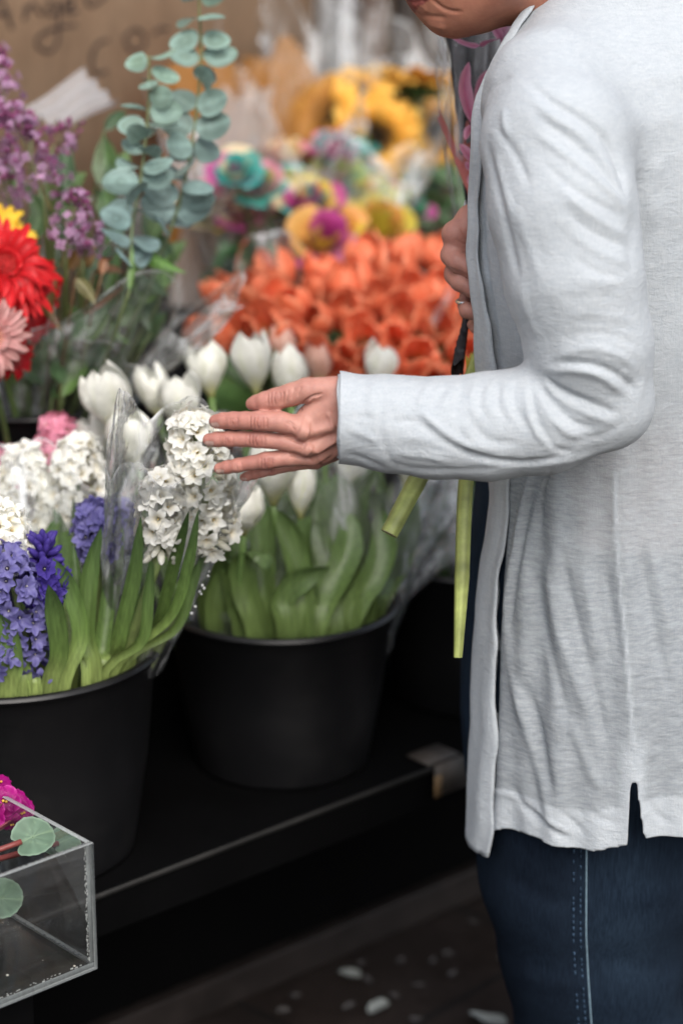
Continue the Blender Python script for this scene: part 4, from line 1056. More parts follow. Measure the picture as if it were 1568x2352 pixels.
def make_tulip(R, Hh, openn, cols, L, seed, leaves=2, label='', group=''):
    r = np.random.default_rng(seed); t = empty('tulip', label, 'tulip', group=group)
    b = tulip_bloom(R, Hh, openn, cols, seed, .17); m2 = MB().add(b, T=np.array([0, 0, L])); m2.build('bloom', M_PETAL, t)
    bx_ = r.normal(size=2) * .012
    path = catmull([[0, 0, 0], [bx_[0], bx_[1], L * .5], [0, 0, L]], 12); k = np.linspace(0, 1, 12)[:, None]
    MB().tube(path, .0042, 8, PALE * .75 * (1 - k) + np.array([.14, .23, .07]) * k).build('stem', M_STEM, t)
    for i in range(leaves):
        a = i * 2.6 + r.uniform(0, 6); d = np.array([math.cos(a), math.sin(a), 0]); s = np.array([-d[1], d[0], 0]); top = L * r.uniform(.72, .98); out = r.uniform(.02, .055)
        m = strap(MB(), [d * .004 + [0, 0, L * .12], d * (.012 + out * .3) + [0, 0, L * .35], d * (.01 + out * .8) + [0, 0, top * .78], d * (.015 + out * 1.4) + [0, 0, top]], r.uniform(.017, .027), s, .35, 9, np.array([.16, .25, .08]), np.array([.10, .20, .055]), np.array([.085, .17, .06]), .25, 1.0, r.normal() * .5)
        m.build('leaf', M_LEAF, t)
    return t
PROTO_USED = set()
def put(proto, head, base_hint, L, roll, label, scale=1.0):
    """stand a flower with its head at HEAD, its stem running down towards BASE_HINT"""
    o = proto if proto.name not in PROTO_USED else copy_tree(proto)
    PROTO_USED.add(proto.name)
    d = nrm(np.asarray(head) - np.asarray(base_hint)); R = frame(d, roll)
    set_pose(o, np.asarray(head) - d * L * scale, R, scale)
    o['label'] = label
    return o
def rims(key, z=.02):
    c, R, Hh, rb = BK[key]; return c + UZ * z
# ---------------------------------------------------------------- hyacinths
def floret(cols, r, tube=.012, lobe=.0150, wd=.0046, curl=1.0):
    mb = MB(); nu, nv = 6, 5; u = np.linspace(0, 1, nu); v = np.linspace(-1, 1, nv)
    a8 = np.linspace(0, 2 * np.pi, 7)[:-1]
    prof = [(.0012, 0), (.0026, tube * .35), (.0021, tube * .75), (.0026, tube)]
    P = np.stack([np.stack([rr * np.cos(a8), rr * np.sin(a8), np.full(6, z)], 1) for rr, z in prof]); mb.grid(P, np.stack([np.broadcast_to(cols[1] * (1 - i / 4) + cols[0] * i / 4, (6, 3)) for i in range(4)]), closed=True)
    for k in range(6):
        th = k * math.pi / 3 + r.normal() * .1; cu = curl * (1 + r.normal() * .2); l = lobe * (1 + r.normal() * .08)
        ang = np.linspace(.35, .35 + 1.75 * cu, nu); dx = np.concatenate([[0], np.cumsum(np.sin(ang[1:]))]) * l / (nu - 1); dz = np.concatenate([[0], np.cumsum(np.cos(ang[1:]))]) * l / (nu - 1)
        w = wd * np.sin(np.pi * np.clip(.16 + u * .80, 0, 1)) ** .8; w[-1] *= .5
        P = np.zeros((nu, nv, 3)); C = np.zeros((nu, nv, 3)); tw = r.normal() * .3
        for j, a in enumerate(v):
            rr = .0022 + dx; y = w * a; z = tube + dz - .0012 * a * a * 0 + .0011 * abs(a) * (u > .1) + tw * y * u
            P[:, j] = np.stack([rr * math.cos(th) - y * math.sin(th), rr * math.sin(th) + y * math.cos(th), z], 1)
            cc = cols[0] * (1 - .6 * math.exp(-(a / .3) ** 2)) + cols[2] * .6 * math.exp(-(a / .3) ** 2); kk = np.clip(u * 2.2, 0, 1)[:, None]
            C[:, j] = (cols[3] * (1 - kk) + cc * kk)
        mb.grid(P, C)
    mb.tube([[0, 0, tube * .8], [0, 0, tube + .0015]], [.0012, .0006], 5, cols[4])
    return mb
def bud(cols, r):
    mb = MB(); pr = [(.0002, 0), (.0022, .002), (.0034, .006), (.0036, .010), (.0028, .0145), (.0010, .0172), (.0002, .0176)]
    a = np.linspace(0, 2 * np.pi, 10)[:-1]
    P = np.stack([np.stack([rr * np.cos(a) * (1 + .06 * np.cos(3 * a)), rr * np.sin(a) * (1 + .06 * np.cos(3 * a)), np.full(9, z)], 1) for rr, z in pr])
    C = np.stack([np.broadcast_to(cols[1] * (1 - i / 6) + cols[0] * i / 6, (9, 3)) for i in range(7)]); return mb.grid(P, C, closed=True)
HW = [np.array(c) for c in ((.87, .87, .83), (.72, .70, .54), (.82, .82, .76), (.84, .78, .62), (.75, .6, .3))]
HB = [np.array(c) for c in ((.215, .20, .46), (.13, .10, .34), (.12, .10, .36), (.29, .27, .52), (.7, .68, .6))]
HB2 = [np.array(c) for c in ((.085, .055, .33), (.06, .035, .24), (.06, .04, .26), (.12, .08, .36), (.5, .5, .4))]
HP = [np.array(c) for c in ((.74, .31, .42), (.62, .28, .34), (.60, .18, .30), (.78, .44, .52), (.7, .6, .3))]
def spike(L, R, cols, n, seed, budtop=0.0, budbot=0.0, curl=1.0, fs=1.0):
    r = np.random.default_rng(seed); mb = MB(); fl = [floret(cols, r, lobe=.0128, curl=curl * q_) for q_ in (.85, 1.0, 1.15, .7)]; bd = bud(cols, r)
    mb.tube([[0, 0, 0], [0, 0, L * .95]], [.0045, .003], 8, (.22, .28, .12))
    n = int(n * 1.75)
    for i in range(n):
        t = (i + .5) / n; z = L * (t * .96 + .02); a = i * 2.39996 + r.normal() * .25
        el = -.35 + 1.35 * t ** 1.6 + r.normal() * .14
        d = np.array([math.cos(a) * math.cos(el), math.sin(a) * math.cos(el), math.sin(el)])
        taper = (1 - .45 * t ** 3) * (.72 + .28 * min(1, t * 4 + .2)); ro = R - .024 * fs
        p = np.array([0, 0, z]) + d * max(.003, ro * taper)
        isb = t > 1 - budtop or t < budbot
        dd = nrm(d + r.normal(size=3) * .16)
        if isb and t < budbot: dd = nrm(d * .8 + [0, 0, -.45] + r.normal(size=3) * .15); p = np.array([0, 0, z]) + d * .006
        mb.add(bd if isb else fl[r.integers(4)], M=frame(dd, r.uniform(0, 6)), T=p, sc=fs * r.uniform(.9, 1.1) * (1.0 if not isb else 1.05), tint=np.array([1, 1, 1]) * r.uniform(.93, 1.04))
    return mb
def hyacinth(top, bot, R, cols, n, seed, label, foot, group, leaves=0, **kw):
    """a hyacinth whose flower spike runs from BOT to TOP, its stalk reaching down to FOOT"""
    top, bot, foot = map(np.asarray, (top, bot, foot)); t = empty('hyacinth', label, 'hyacinth', foot, group)
    d = top - bot; L = np.linalg.norm(d); sp = spike(L, R, cols, n, seed, **kw)
    MB().add(sp, M=frame(d, seed * 1.7), T=bot).build('flower_spike', M_FLORET, t, local=False)
    pth = catmull([foot, (foot * .45 + bot * .55) + np.array([.004, 0, 0]), bot + d * .05], 12); k = np.linspace(0, 1, 12)[:, None]
    MB().tube(pth, np.linspace(.0065, .0052, 12), 10, PALE * 1.1 * (1 - k) + np.array([.20, .27, .10]) * k).build('stalk', M_STEM, t, local=False)
    r = np.random.default_rng(seed + 50)
    for i in range(leaves):
        a = r.uniform(0, 6.28); o = np.array([math.cos(a), math.sin(a) * .6, 0]) * r.uniform(.02, .045); h = bot - foot; tip = foot + h * r.uniform(.75, 1.15) + o * 1.6
        strap(MB(), [foot + o * .2, foot + h * .4 + o * .7, foot + h * .75 + o * 1.1, tip], r.uniform(.009, .013), nrm(np.array([1, .3 * r.normal(), 0])), .4).build('leaf', M_LEAF, t, local=False)
    return t
def leafto(t, pts, w, d0, d1, cup=.35, **kw):
    """a strap leaf measured in the photo: points base to tip, half width px, distances at base and tip"""
    n = len(pts); P = [at(p[0], p[1], d0 + (d1 - d0) * i / (n - 1)) for i, p in enumerate(pts)]
    return strap(MB(), P, w * d0 / FPX, np.array([1.0, .25, 0]), cup, 9, **kw).build('leaf', M_LEAF, t, local=False)
# ---------------------------------------------------------------- daisies
def gerbera_head(R, cols, seed, n1=24, wd=.0052, disc=.3, layers=3, droop=.1):
    r = np.random.default_rng(seed); mb = MB(); nu, nv = 8, 5; u = np.linspace(0, 1, nu); v = np.linspace(-1, 1, nv)
    for l in range(layers):
        Rl = R * (1 - .16 * l - (.25 if l == layers - 1 and layers > 2 else 0)); n = n1 - l * 2
        for k in range(n):
            th = (k + .5 * (l % 2)) * 2 * math.pi / n + r.normal() * .05; L = Rl * (1 + r.normal() * .05); up = .10 + .16 * l + r.normal() * .06; dr = droop * (1 + r.normal() * .5)
            rr = R * disc * .55 + (L - R * disc * .55) * u; z = .004 * l + L * (up * np.sin(u * 2.0) - dr * u ** 2.2); w = wd * (R / .045) * np.sin(np.pi * np.clip(.13 + .82 * u, 0, 1)) ** .55; w[-1] *= .45
            P = np.zeros((nu, nv, 3)); C = np.zeros((nu, nv, 3)); tl = r.normal() * .25
            for j, a in enumerate(v):
                y = w * a; zz = z + (abs(a) - .4) * .0016 * (R / .045) + tl * y
                P[:, j] = np.stack([rr * math.cos(th) - y * math.sin(th), rr * math.sin(th) + y * math.cos(th), zz], 1)
                k_ = u[:, None]; C[:, j] = (cols[0] * (1 - k_) + cols[1] * k_) * (1 - .18 * math.exp(-(a / .25) ** 2)) * (1 + r.normal() * .05)
            mb.grid(P, C)
    dm = MB(); nr = 7; aa = np.linspace(0, 2 * np.pi, 25)[:-1]
    for i in range(160):
        q_ = math.sqrt((i + .5) / 160); a = i * 2.39996; p = np.array([math.cos(a) * q_ * R * disc, math.sin(a) * q_ * R * disc, .006 + .004 * (1 - q_ * .3)]); c = cols[2] if q_ < .5 else cols[3]
        dm.tube([p - [0, 0, .005], p + np.array([math.cos(a) * .4 * q_, math.sin(a) * .4 * q_, 1]) * R * .10 * (1 + r.normal() * .2)], [R * .022, R * .016], 5, c * (1 + r.normal() * .15))
    bm = MB(); sp_ = np.array([[R * .28 * math.cos(a), R * .28 * math.sin(a), .002] for a in aa]); pr = [(R * .34, .002), (R * .26, -.012), (.004, -.022)]
    bm.lathe(pr, 20, (.10, .16, .05))
    return mb, dm, bm
def make_gerbera(name, R, cols, seed, L, label, cat, group=None, **kw):
    t = empty(name, label, cat, group=group); mb, dm, bm = gerbera_head(R, cols, seed, **kw); T = np.array([0, 0, L])
    MB().add(mb, T=T).build('petals', M_PETAL, t); MB().add(dm, T=T).build('flower_centre', M_STEM, t); MB().add(bm, T=T).build('calyx', M_STEM, t)
    MB().tube(catmull([[0, 0, 0], [.006, 0, L * .5], [0, 0, L - .018]], 10), .0035, 8, (.13, .2, .06)).build('stem', M_STEM, t)
    return t
G_RED = [np.array(c) for c in ((.42, .008, .012), (.68, .022, .028), (.55, .03, .03), (.5, .05, .04))]
G_DRK = [np.array(c) for c in ((.30, .005, .01), (.50, .010, .018), (.2, .01, .01), (.3, .02, .02))]
G_PNK = [np.array(c) for c in ((.70, .25, .25), (.82, .48, .45), (.4, .1, .1), (.6, .3, .2))]
G_YEL = [np.array(c) for c in ((.78, .46, .03), (.86, .60, .06), (.35, .25, .03), (.6, .4, .05))]
G_SUN = [np.array(c) for c in ((.82, .40, .04), (.92, .56, .12), (.05, .025, .012), (.10, .05, .02))]
# ---------------------------------------------------------------- lilac
def lilac_panicle(L, R, seed, dark=.5):
    r = np.random.default_rng(seed); mb = MB(); c1, c2 = np.array([.50, .30, .47]), np.array([.31, .085, .21]); nu, nv = 4, 3
    fl = MB()
    for k in range(4):
        th = k * math.pi / 2; P = np.zeros((nu, nv, 3))
        for j, a in enumerate((-1, 0, 1)):
            for i, u in enumerate(np.linspace(0, 1, nu)):
                rr = .0008 + .0052 * u; w = .0025 * math.sin(math.pi * (.15 + .75 * u)); y = w * a; P[i, j] = (rr * math.cos(th) - y * math.sin(th), rr * math.sin(th) + y * math.cos(th), .008 + .0012 * abs(a) - .001 * u)
        fl.grid(P, (1, 1, 1))
    fl.tube([[0, 0, 0], [0, 0, .0082]], [.0006, .0011], 5, (.8, .6, .75)); bd = MB().tube([[0, 0, 0], [0, 0, .004], [0, 0, .0075], [0, 0, .009]], [.0007, .0014, .0022, .0006], 6, (1, 1, 1))
    n = int(L * R * 36000)
    for i in range(n):
        t = r.uniform(0, 1) ** .85; a = r.uniform(0, 6.28); lump = .75 + .25 * math.sin(a * 3 + t * 14)
        rr = R * (1 - t ** 1.5) ** .7 * lump * r.uniform(.45, 1) + .003; d = nrm([math.cos(a), math.sin(a), .35 + r.normal() * .4])
        p = np.array([math.cos(a) * rr, math.sin(a) * rr, L * t]); isb = r.uniform() < dark * .5 + .5 * t
        c = (c2 if isb else c1) * r.uniform(.7, 1.35)
        mb.add(bd if isb else fl, M=frame(d, r.uniform(0, 6)), T=p, sc=r.uniform(.9, 1.35), tint=c)
    sm = MB()
    for i in range(16):
        t = i / 16; a = i * 2.4; sm.tube([[0, 0, L * t], [math.cos(a) * R * .7 * (1 - t), math.sin(a) * R * .7 * (1 - t), L * t + .012]], [.0011, .0006], 5, (.17, .12, .08))
    sm.tube([[0, 0, -.02], [0, 0, L * .95]], [.0022, .001], 6, (.15, .14, .06))
    return mb, sm
def lilac(top, bot, R, seed, label, foot, dark=.5, leaves=()):
    top, bot, foot = map(np.asarray, (top, bot, foot)); t = empty('lilac_sprig', label, 'lilac', foot, 'lilac sprigs in the mixed bouquet')
    d = top - bot; fl, sm = lilac_panicle(np.linalg.norm(d), R, seed, dark); Fm = frame(d, seed)
    MB().add(fl, M=Fm, T=bot).build('panicle', M_FLORET, t, local=False)
    MB().add(sm, M=Fm, T=bot).tube(catmull([foot, (foot + bot) / 2 + np.array([.01, 0, 0]), bot], 10), .003, 7, (.10, .12, .04)).build('stem', M_STEM, t, local=False)
    for path, w in leaves: broad(MB(), path, w).build('leaf', M_LEAF, t, local=False)
    return t
def broad(mb, path, w, c=(.055, .12, .035), tip=1.0, side=None, cup=.25, shape=((0, .05), (.15, .75), (.38, 1), (.7, .62), (.92, .18), (1, .01)), seed=0):
    """an ovate leaf with a folded midrib"""
    n, nv = 16, 9; P0 = catmull(path, n); t = np.linspace(0, 1, n); T = nrm(np.gradient(P0, axis=0)); s0 = np.array([1.0, .3, .15]) if side is None else np.asarray(side, float)
    S = nrm(s0 - (T @ s0)[:, None] * T); Nn = np.cross(S, T); a_, b_ = zip(*shape); ww = w * np.interp(t, a_, b_); P = np.zeros((n, nv, 3)); C = np.zeros((n, nv, 3)); c = np.asarray(c); r = np.random.default_rng(seed); ph = r.uniform(0, 6)
    for j, a in enumerate(np.linspace(-1, 1, nv)):
        P[:, j] = P0 + S * (ww * a)[:, None] + Nn * (ww * cup * abs(a) + .06 * w * np.sin(t * 8 + ph + a) * abs(a))[:, None]
        C[:, j] = c * (1.55 if j == nv // 2 else 1) * (1 + .12 * np.sin(t * 40 + abs(a) * 6)[:, None])
    return mb.grid(P, C)
# ---------------------------------------------------------------- wrapping film
def wrap(name, bot, top, r0, r1, seed, label, cat='wrapper', mat=None, flat=.75, fac=None, ragged=.035, crinkle=.10, side=(1, .35, 0), seg=120, nt_=46, peak=None, gap=None, turn=0.0, group=None, power=1.0, lobes=(5, 9, 14)):
    """a cone of thin wrapping sheet round a bunch, with long folds and a ragged top edge"""
    bot, top = np.asarray(bot), np.asarray(top); d = top - bot; L = np.linalg.norm(d); z = nrm(d); x = nrm(np.asarray(side, float) - (np.asarray(side, float) @ z) * z); y = np.cross(z, x)
    r = np.random.default_rng(seed); th = np.linspace(0, 2 * np.pi, seg, endpoint=False) if gap is None else np.linspace(gap[0], gap[1], seg); t = np.linspace(0, 1, nt_)
    ph = r.uniform(0, 6.28, 8)
    f = sum((abs(np.sin(th * k / 2 + ph[i])) * 2 - 1) * w_ for i, (k, w_) in enumerate(zip(lobes, (.5, .3, .2))))
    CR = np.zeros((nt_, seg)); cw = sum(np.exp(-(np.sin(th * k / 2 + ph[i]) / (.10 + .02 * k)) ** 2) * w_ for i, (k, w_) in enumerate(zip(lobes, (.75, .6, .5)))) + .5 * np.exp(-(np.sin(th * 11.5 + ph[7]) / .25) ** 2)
    P = np.zeros((nt_, seg, 3)); edge = 1 + ragged / L * (np.sin(th * 2 + ph[3]) + .6 * np.sin(th * 5 + ph[4]) + .5 * f) + (0 if peak is None else peak[1] / L * np.exp(-(((th - peak[0] + np.pi) % (2 * np.pi) - np.pi) / peak[2]) ** 2))
    for i, u in enumerate(t):
        rad = r0 + (r1 - r0) * u ** power; k = crinkle * (.3 + .9 * u)
        rr = rad * (1 + k * f + .035 * np.sin(u * 19 + th * 3 + ph[5]) * np.sin(th * 7 + u * 8) + .02 * np.sin(u * 47 + th * 11 + ph[6]))
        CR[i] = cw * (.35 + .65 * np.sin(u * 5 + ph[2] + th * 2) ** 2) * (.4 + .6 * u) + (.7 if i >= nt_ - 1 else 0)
        P[i] = bot + z * (L * u * edge)[:, None] + x * (rr * np.cos(th + turn * u))[:, None] + y * (rr * flat * np.sin(th + turn * u))[:, None]
    o = MB().grid(P, (1, 1, 1), closed=gap is None).build(name, mat or M_FILM)
    me = o.data; b = np.array(bot, np.float32); co = np.empty(len(me.vertices) * 3, np.float32); me.vertices.foreach_get('co', co); co = co.reshape(-1, 3) - b; me.vertices.foreach_set('co', co.ravel()); me.update(); o.location = Vector(bot)
    a_ = me.attributes.new('crease_glint', 'FLOAT', 'POINT'); a_.data.foreach_set('value', np.asarray(CR, np.float32).ravel())  # mask for whitened folds and rim, with the painted sky streaks
    return tag(o, label, cat, group)
# ================================================================== arranging the stall
A5 = lambda x, y: (.41 * x, 918.5 + .41 * y)
def a5(x, y, d): return at(*A5(x, y), d)
hc, hR = BK['hyacinth'][0], BK['hyacinth'][1]
foot = lambda dx, dy: hc + np.array([dx, dy, .03])
GW, GB, GP = 'white hyacinths in the wide black bucket', 'blue hyacinths in the wide black bucket', 'pink hyacinths in the wide black bucket'
hyA = hyacinth(a5(900, 480, 2.48), a5(905, 860, 2.51), .031, HW, 30, 1, 'short white hyacinth with plump unopened cream buds at its foot, inside the clear sleeve', foot(.05, -.02), GW, budbot=.30, curl=.9)
hyB = hyacinth(a5(1090, 150, 2.50), a5(1180, 800, 2.55), .041, HW, 58, 2, 'tall white hyacinth just below the fingertips inside the clear sleeve', foot(.06, .03), GW, budbot=.05)
hyE = hyacinth(a5(20, 660, 2.50), a5(40, 930, 2.50), .032, HW, 32, 3, 'white hyacinth low above the blue flowers', foot(-.02, -.03), GW)
hyC = hyacinth(a5(130, 350, 2.72), a5(140, 760, 2.72), .038, HW, 46, 4, 'white hyacinth behind film, standing under the pink one', foot(-.03, .06), GW, leaves=3)
hyD = hyacinth(a5(440, 290, 2.72), a5(425, 690, 2.72), .040, HW, 48, 5, 'creamy white hyacinth behind film beside the tall clear fold', foot(.06, .06), GW, leaves=3)
hyP = hyacinth(a5(325, 175, 2.82), a5(310, 470, 2.82), .034, HP, 38, 6, 'pink hyacinth rising behind the white ones', foot(.03, .10), GP, leaves=2)
hyP2 = hyacinth(a5(30, 340, 2.9), a5(40, 560, 2.9), .026, HP, 26, 16, 'small faded pink hyacinth by the picture edge behind white ones', foot(-.06, .10), GP, leaves=1)
hyF = hyacinth(a5(40, 905, 2.47), a5(185, 1480, 2.53), .038, HB, 60, 7, 'large open blue hyacinth leaning beside the strap leaves', foot(.0, -.06), GB, curl=.95)
hyG = hyacinth(a5(240, 800, 2.50), a5(250, 1080, 2.50), .029, HB2, 44, 8, 'dark violet hyacinth with tight half-open florets above the open blue one', foot(.02, -.04), GB, budtop=.55, curl=.5)
hyH = hyacinth(a5(520, 665, 2.58), a5(550, 850, 2.58), .024, HB, 26, 9, 'small blue hyacinth peeping over a strap leaf', foot(.08, .0), GB, curl=.7)
hyI = hyacinth(a5(655, 640, 2.66), a5(640, 800, 2.66), .026, HB, 26, 10, 'blue hyacinth seen through the hazy film', foot(.07, .03), GB)
hyJ = hyacinth(a5(-60, 1230, 2.50), a5(10, 1480, 2.50), .03, HB, 30, 12, 'blue hyacinth cut by the picture edge at the bucket rim', foot(-.05, -.06), GB)
LV = [(hyJ, [(40, 1720), (70, 1480), (30, 1290), (-70, 1170)], 62, 2.5, 2.46), (hyF, [(255, 1720), (330, 1420), (305, 1180), (272, 1035)], 56, 2.5, 2.45), (hyG, [(330, 1720), (450, 1320), (390, 1060), (298, 885)], 52, 2.51, 2.48),
      (hyH, [(500, 1690), (485, 1330), (505, 960), (568, 715)], 50, 2.53, 2.5), (hyG, [(460, 1690), (440, 1330), (425, 1010), (412, 810)], 34, 2.56, 2.54), (hyA, [(620, 1680), (660, 1350), (745, 1000), (790, 655)], 46, 2.5, 2.47),
      (hyB, [(760, 1620), (890, 1230), (985, 870), (1058, 622)], 38, 2.5, 2.45), (hyB, [(820, 1600), (950, 1210), (1055, 900), (1110, 620)], 34, 2.51, 2.46), (hyA, [(680, 1690), (720, 1350), (760, 1050), (770, 830)], 40, 2.53, 2.52),
      (hyB, [(840, 1560), (980, 1280), (1080, 1020), (1150, 800)], 30, 2.56, 2.54), (hyB, [(700, 1500), (790, 1000), (850, 560), (915, 340)], 36, 2.6, 2.56), (hyI, [(590, 1680), (600, 1300), (640, 980), (690, 700)], 50, 2.62, 2.64),
      (hyJ, [(130, 1740), (120, 1500), (60, 1400), (-20, 1380)], 48, 2.52, 2.5), (hyF, [(190, 1720), (150, 1560), (70, 1480), (0, 1440)], 44, 2.53, 2.52), (hyI, [(540, 1690), (570, 1400), (600, 1150), (610, 930)], 46, 2.58, 2.57),
      (hyA, [(770, 1640), (790, 1350), (830, 1100), (850, 860)], 34, 2.52, 2.5), (hyC, [(250, 1500), (260, 1100), (280, 800), (340, 640)], 50, 2.66, 2.68), (hyE, [(120, 1500), (110, 1150), (70, 900), (-30, 760)], 46, 2.56, 2.56), (hyD, [(400, 1500), (370, 1050), (360, 800), (300, 600)], 50, 2.66, 2.7)]
VIEW = np.array([0, CP, -SP_])
def rimstart(key, x, y, clear):
    """two points for a leaf foot: down in the bucket, and inside its rim on the sight line"""
    c, R, Hh, rb = BK[key]; p = onz(x, y, c[2] + Hh); o = p - c; o[2] = 0; lim = R - .012 - clear * .5
    q_ = np.linalg.norm(o)
    if q_ > lim:
        if abs(o[0]) < .97 * lim: o[1] = math.copysign(math.sqrt(lim ** 2 - o[0] ** 2), o[1])
        else: o = o * lim / q_
    return [c + o * .74 + UZ * Hh * .35, c + o + UZ * Hh]
def leafpath(t, P, w, cup, **kw): return strap(MB(), P, w, np.array([1.0, .25, 0]), cup, 9, **kw).build('leaf', M_LEAF, t, local=False)
def rimd(x): return 2.66 - .160 * math.sqrt(max(.05, 1 - ((x - 14) / 363.0) ** 2))
for t_, pts, w_, d0, d1 in LV:
    pts = [A5(*p) for p in pts]; p0 = pts[0]; P = rimstart('hyacinth', p0[0], min(p0[1], 1605), w_ * .41 * 2.5 / FPX * .6); dr = (P[1] - CAMP) @ VIEW
    P = P + [at(*q_, dr + (d1 - dr) * (i + 1) / (len(pts) - 1)) for i, q_ in enumerate(pts[1:])]
    leafpath(t_, P, w_ * .41 * 2.55 / FPX, .4, c0=PALE * 1.05, c1=MID * 1.05, c2=DEEP * 1.1)

# ---------------------------------------------------------------- white tulips
tc = BK['white_tulip'][0]
def tulip_at(bot, foot_, R, Hh, openn, cols, seed, label, group, leaves=(), tilt=None):
    bot, foot_ = np.asarray(bot), np.asarray(foot_); t = empty('tulip', label, 'tulip', foot_, group); d = bot - foot_ if tilt is None else np.asarray(tilt, float)
    MB().add(tulip_bloom(R, Hh, openn, cols, seed), M=frame(d, seed * 1.3), T=bot).build('bloom', M_PETAL, t, local=False)
    r = np.random.default_rng(seed); k = np.linspace(0, 1, 12)[:, None]
    MB().tube(catmull([foot_, (foot_ + bot) / 2 + r.normal(size=3) * .006, bot], 12), .0042, 8, np.array([.16, .24, .08]) * (1 - k) + np.array([.15, .25, .075]) * k).build('stem', M_STEM, t, local=False)
    for pts, w_, d0, d1 in leaves:
        if pts[0][1] > 1380: low = rimstart('white_tulip', *pts[0], .03); d0 = (low[1] - CAMP) @ VIEW; d1 = max(d1, d0 - .05); w_ = w_ * 1.1
        n = len(pts); P = [at(p[0], p[1], d0 + (d1 - d0) * i / (n - 1)) for i, p in enumerate(pts)]; P = low + P[1:] if pts[0][1] > 1380 else P; sd = nrm(np.array([1, r.normal() * .5, 0]))
        strap(MB(), P, w_ * d0 / FPX, sd, .35, 9, np.array([.15, .21, .065]), np.array([.10, .158, .046]), np.array([.088, .14, .050]), .2, 1.0, r.normal() * .5).build('leaf', M_LEAF, t, local=False)
    return t
GT = 'white tulips in the round bucket'
tf = lambda dx, dy: tc + np.array([dx, dy, .03])
WT = [((590, 906), 2.93, .027, .072, .05, 'plump white tulip standing highest beside the orange ones', (.02, .05), [([(640, 1440), (640, 1250), (600, 1080), (560, 980)], 30, 2.9, 2.95)]),
      ((486, 912), 2.93, .026, .064, .10, 'open-mouthed white tulip with a green streak next to the highest one', (-.03, .05), [([(560, 1440), (520, 1250), (470, 1100), (440, 1010)], 32, 2.9, 2.9)]),
      ((425, 990), 2.84, .027, .062, .08, 'white tulip under film above the tall white hyacinth', (-.06, .0), [([(500, 1400), (450, 1250), (420, 1120), (395, 960)], 24, 2.85, 2.82)]),
      ((365, 960), 2.90, .022, .058, .05, 'narrow white tulip under film between two wider ones', (-.07, .03), []),
      ((270, 990), 2.80, .031, .074, .06, 'broad soft white tulip farthest from the hand, above the pink hyacinth', (-.09, .02), []),
      ((318, 1075), 2.80, .028, .068, .06, 'white tulip veiled by the tall clear fold', (-.08, -.02), []),
      ((235, 1085), 2.86, .026, .066, .06, 'dim white tulip veiled by film next to the pink hyacinth', (-.09, .0), []),
      ((668, 930), 2.96, .025, .062, .08, 'white tulip mostly hidden above the thumb', (.03, .06), []),
      ((868, 898), 3.02, .023, .055, .05, 'white tulip poking into the orange tulips above the sleeve', (.08, .07), []),
      ((628, 1160), 2.80, .030, .080, .02, 'white tulip with a yellow foot hanging just under the hand', (-.01, -.03), [([(620, 1445), (610, 1330), (605, 1230), (612, 1150)], 26, 2.8, 2.79), ([(560, 1440), (570, 1330), (560, 1250), (590, 1180)], 30, 2.83, 2.82), ([(700, 1450), (690, 1320), (668, 1230), (640, 1170)], 26, 2.78, 2.77)]),
      ((690, 1192), 2.82, .019, .070, .0, 'slim closed white tulip under the wrist', (.01, -.02), [([(680, 1445), (690, 1330), (695, 1240), (712, 1185)], 30, 2.8, 2.8), ([(760, 1440), (740, 1300), (720, 1200), (735, 1110)], 30, 2.85, 2.86)]),
      ((713, 1188), 2.88, .014, .036, .0, 'small white tulip tucked behind the slim closed one', (.02, -.01), [([(800, 1430), (790, 1290), (765, 1180), (770, 1090)], 32, 2.88, 2.9)]),
      ((560, 1228), 2.74, .025, .062, .03, 'white tulip with a yellow foot pressed against the clear sleeve edge', (-.05, -.04), [([(500, 1420), (520, 1330), (545, 1290), (575, 1300)], 30, 2.78, 2.72), ([(470, 1410), (490, 1330), (500, 1280), (520, 1240)], 26, 2.8, 2.78), ([(590, 1450), (565, 1360), (560, 1290), (600, 1270), (612, 1310)], 30, 2.74, 2.7)]),
      ((800, 1130), 2.95, .022, .058, .0, 'white tulip hidden behind the cuff', (.05, .02), [([(840, 1430), (835, 1300), (815, 1190), (835, 1090)], 34, 2.88, 2.92), ([(880, 1420), (880, 1310), (870, 1200), (900, 1110)], 32, 2.9, 2.95), ([(720, 1450), (760, 1350), (800, 1260), (800, 1170)], 32, 2.82, 2.84)]),
      ((930, 1120), 3.0, .022, .058, .0, 'white tulip hidden behind the forearm', (.07, .02), [([(860, 1420), (900, 1300), (930, 1200), (960, 1120)], 34, 2.92, 2.98), ([(800, 1440), (850, 1340), (880, 1260), (870, 1160)], 30, 2.84, 2.86), ([(660, 1450), (650, 1380), (690, 1330), (760, 1300)], 26, 2.79, 2.77)])]
rl_ = np.random.default_rng(77)
for i, (p, d, R, Hh, op, lab, f, lv) in enumerate(WT):
    for q_ in range(3 if i in (0, 1, 2, 7, 8, 9, 10, 11, 12, 13, 14) else 1):
        x0 = 480 + 400 * (((i * 3 + q_) * .618) % 1.0); lv = lv + [([(x0 * .7 + 195, 1410), (x0, 1300), (x0 + rl_.normal() * 30, 1190), (x0 + rl_.normal() * 55, 1050 + 90 * rl_.uniform())], 30, 2.88 + .05 * rl_.uniform(), 2.9 + .1 * rl_.uniform())]
    tulip_at(at(*p, d), tf(*f), R * 1.12, Hh * 1.08, op + .10, W_T, 100 + i, lab, GT, lv)
tulip_at(at(655, 852, 3.08), tf(.05, .09), .022, .06, .03, P_T, 130, 'pale blush tulip between white and orange tulips above the thumb', 'blush tulips', [([(700, 1200), (680, 1050), (650, 900), (630, 800)], 20, 3.05, 3.05)])
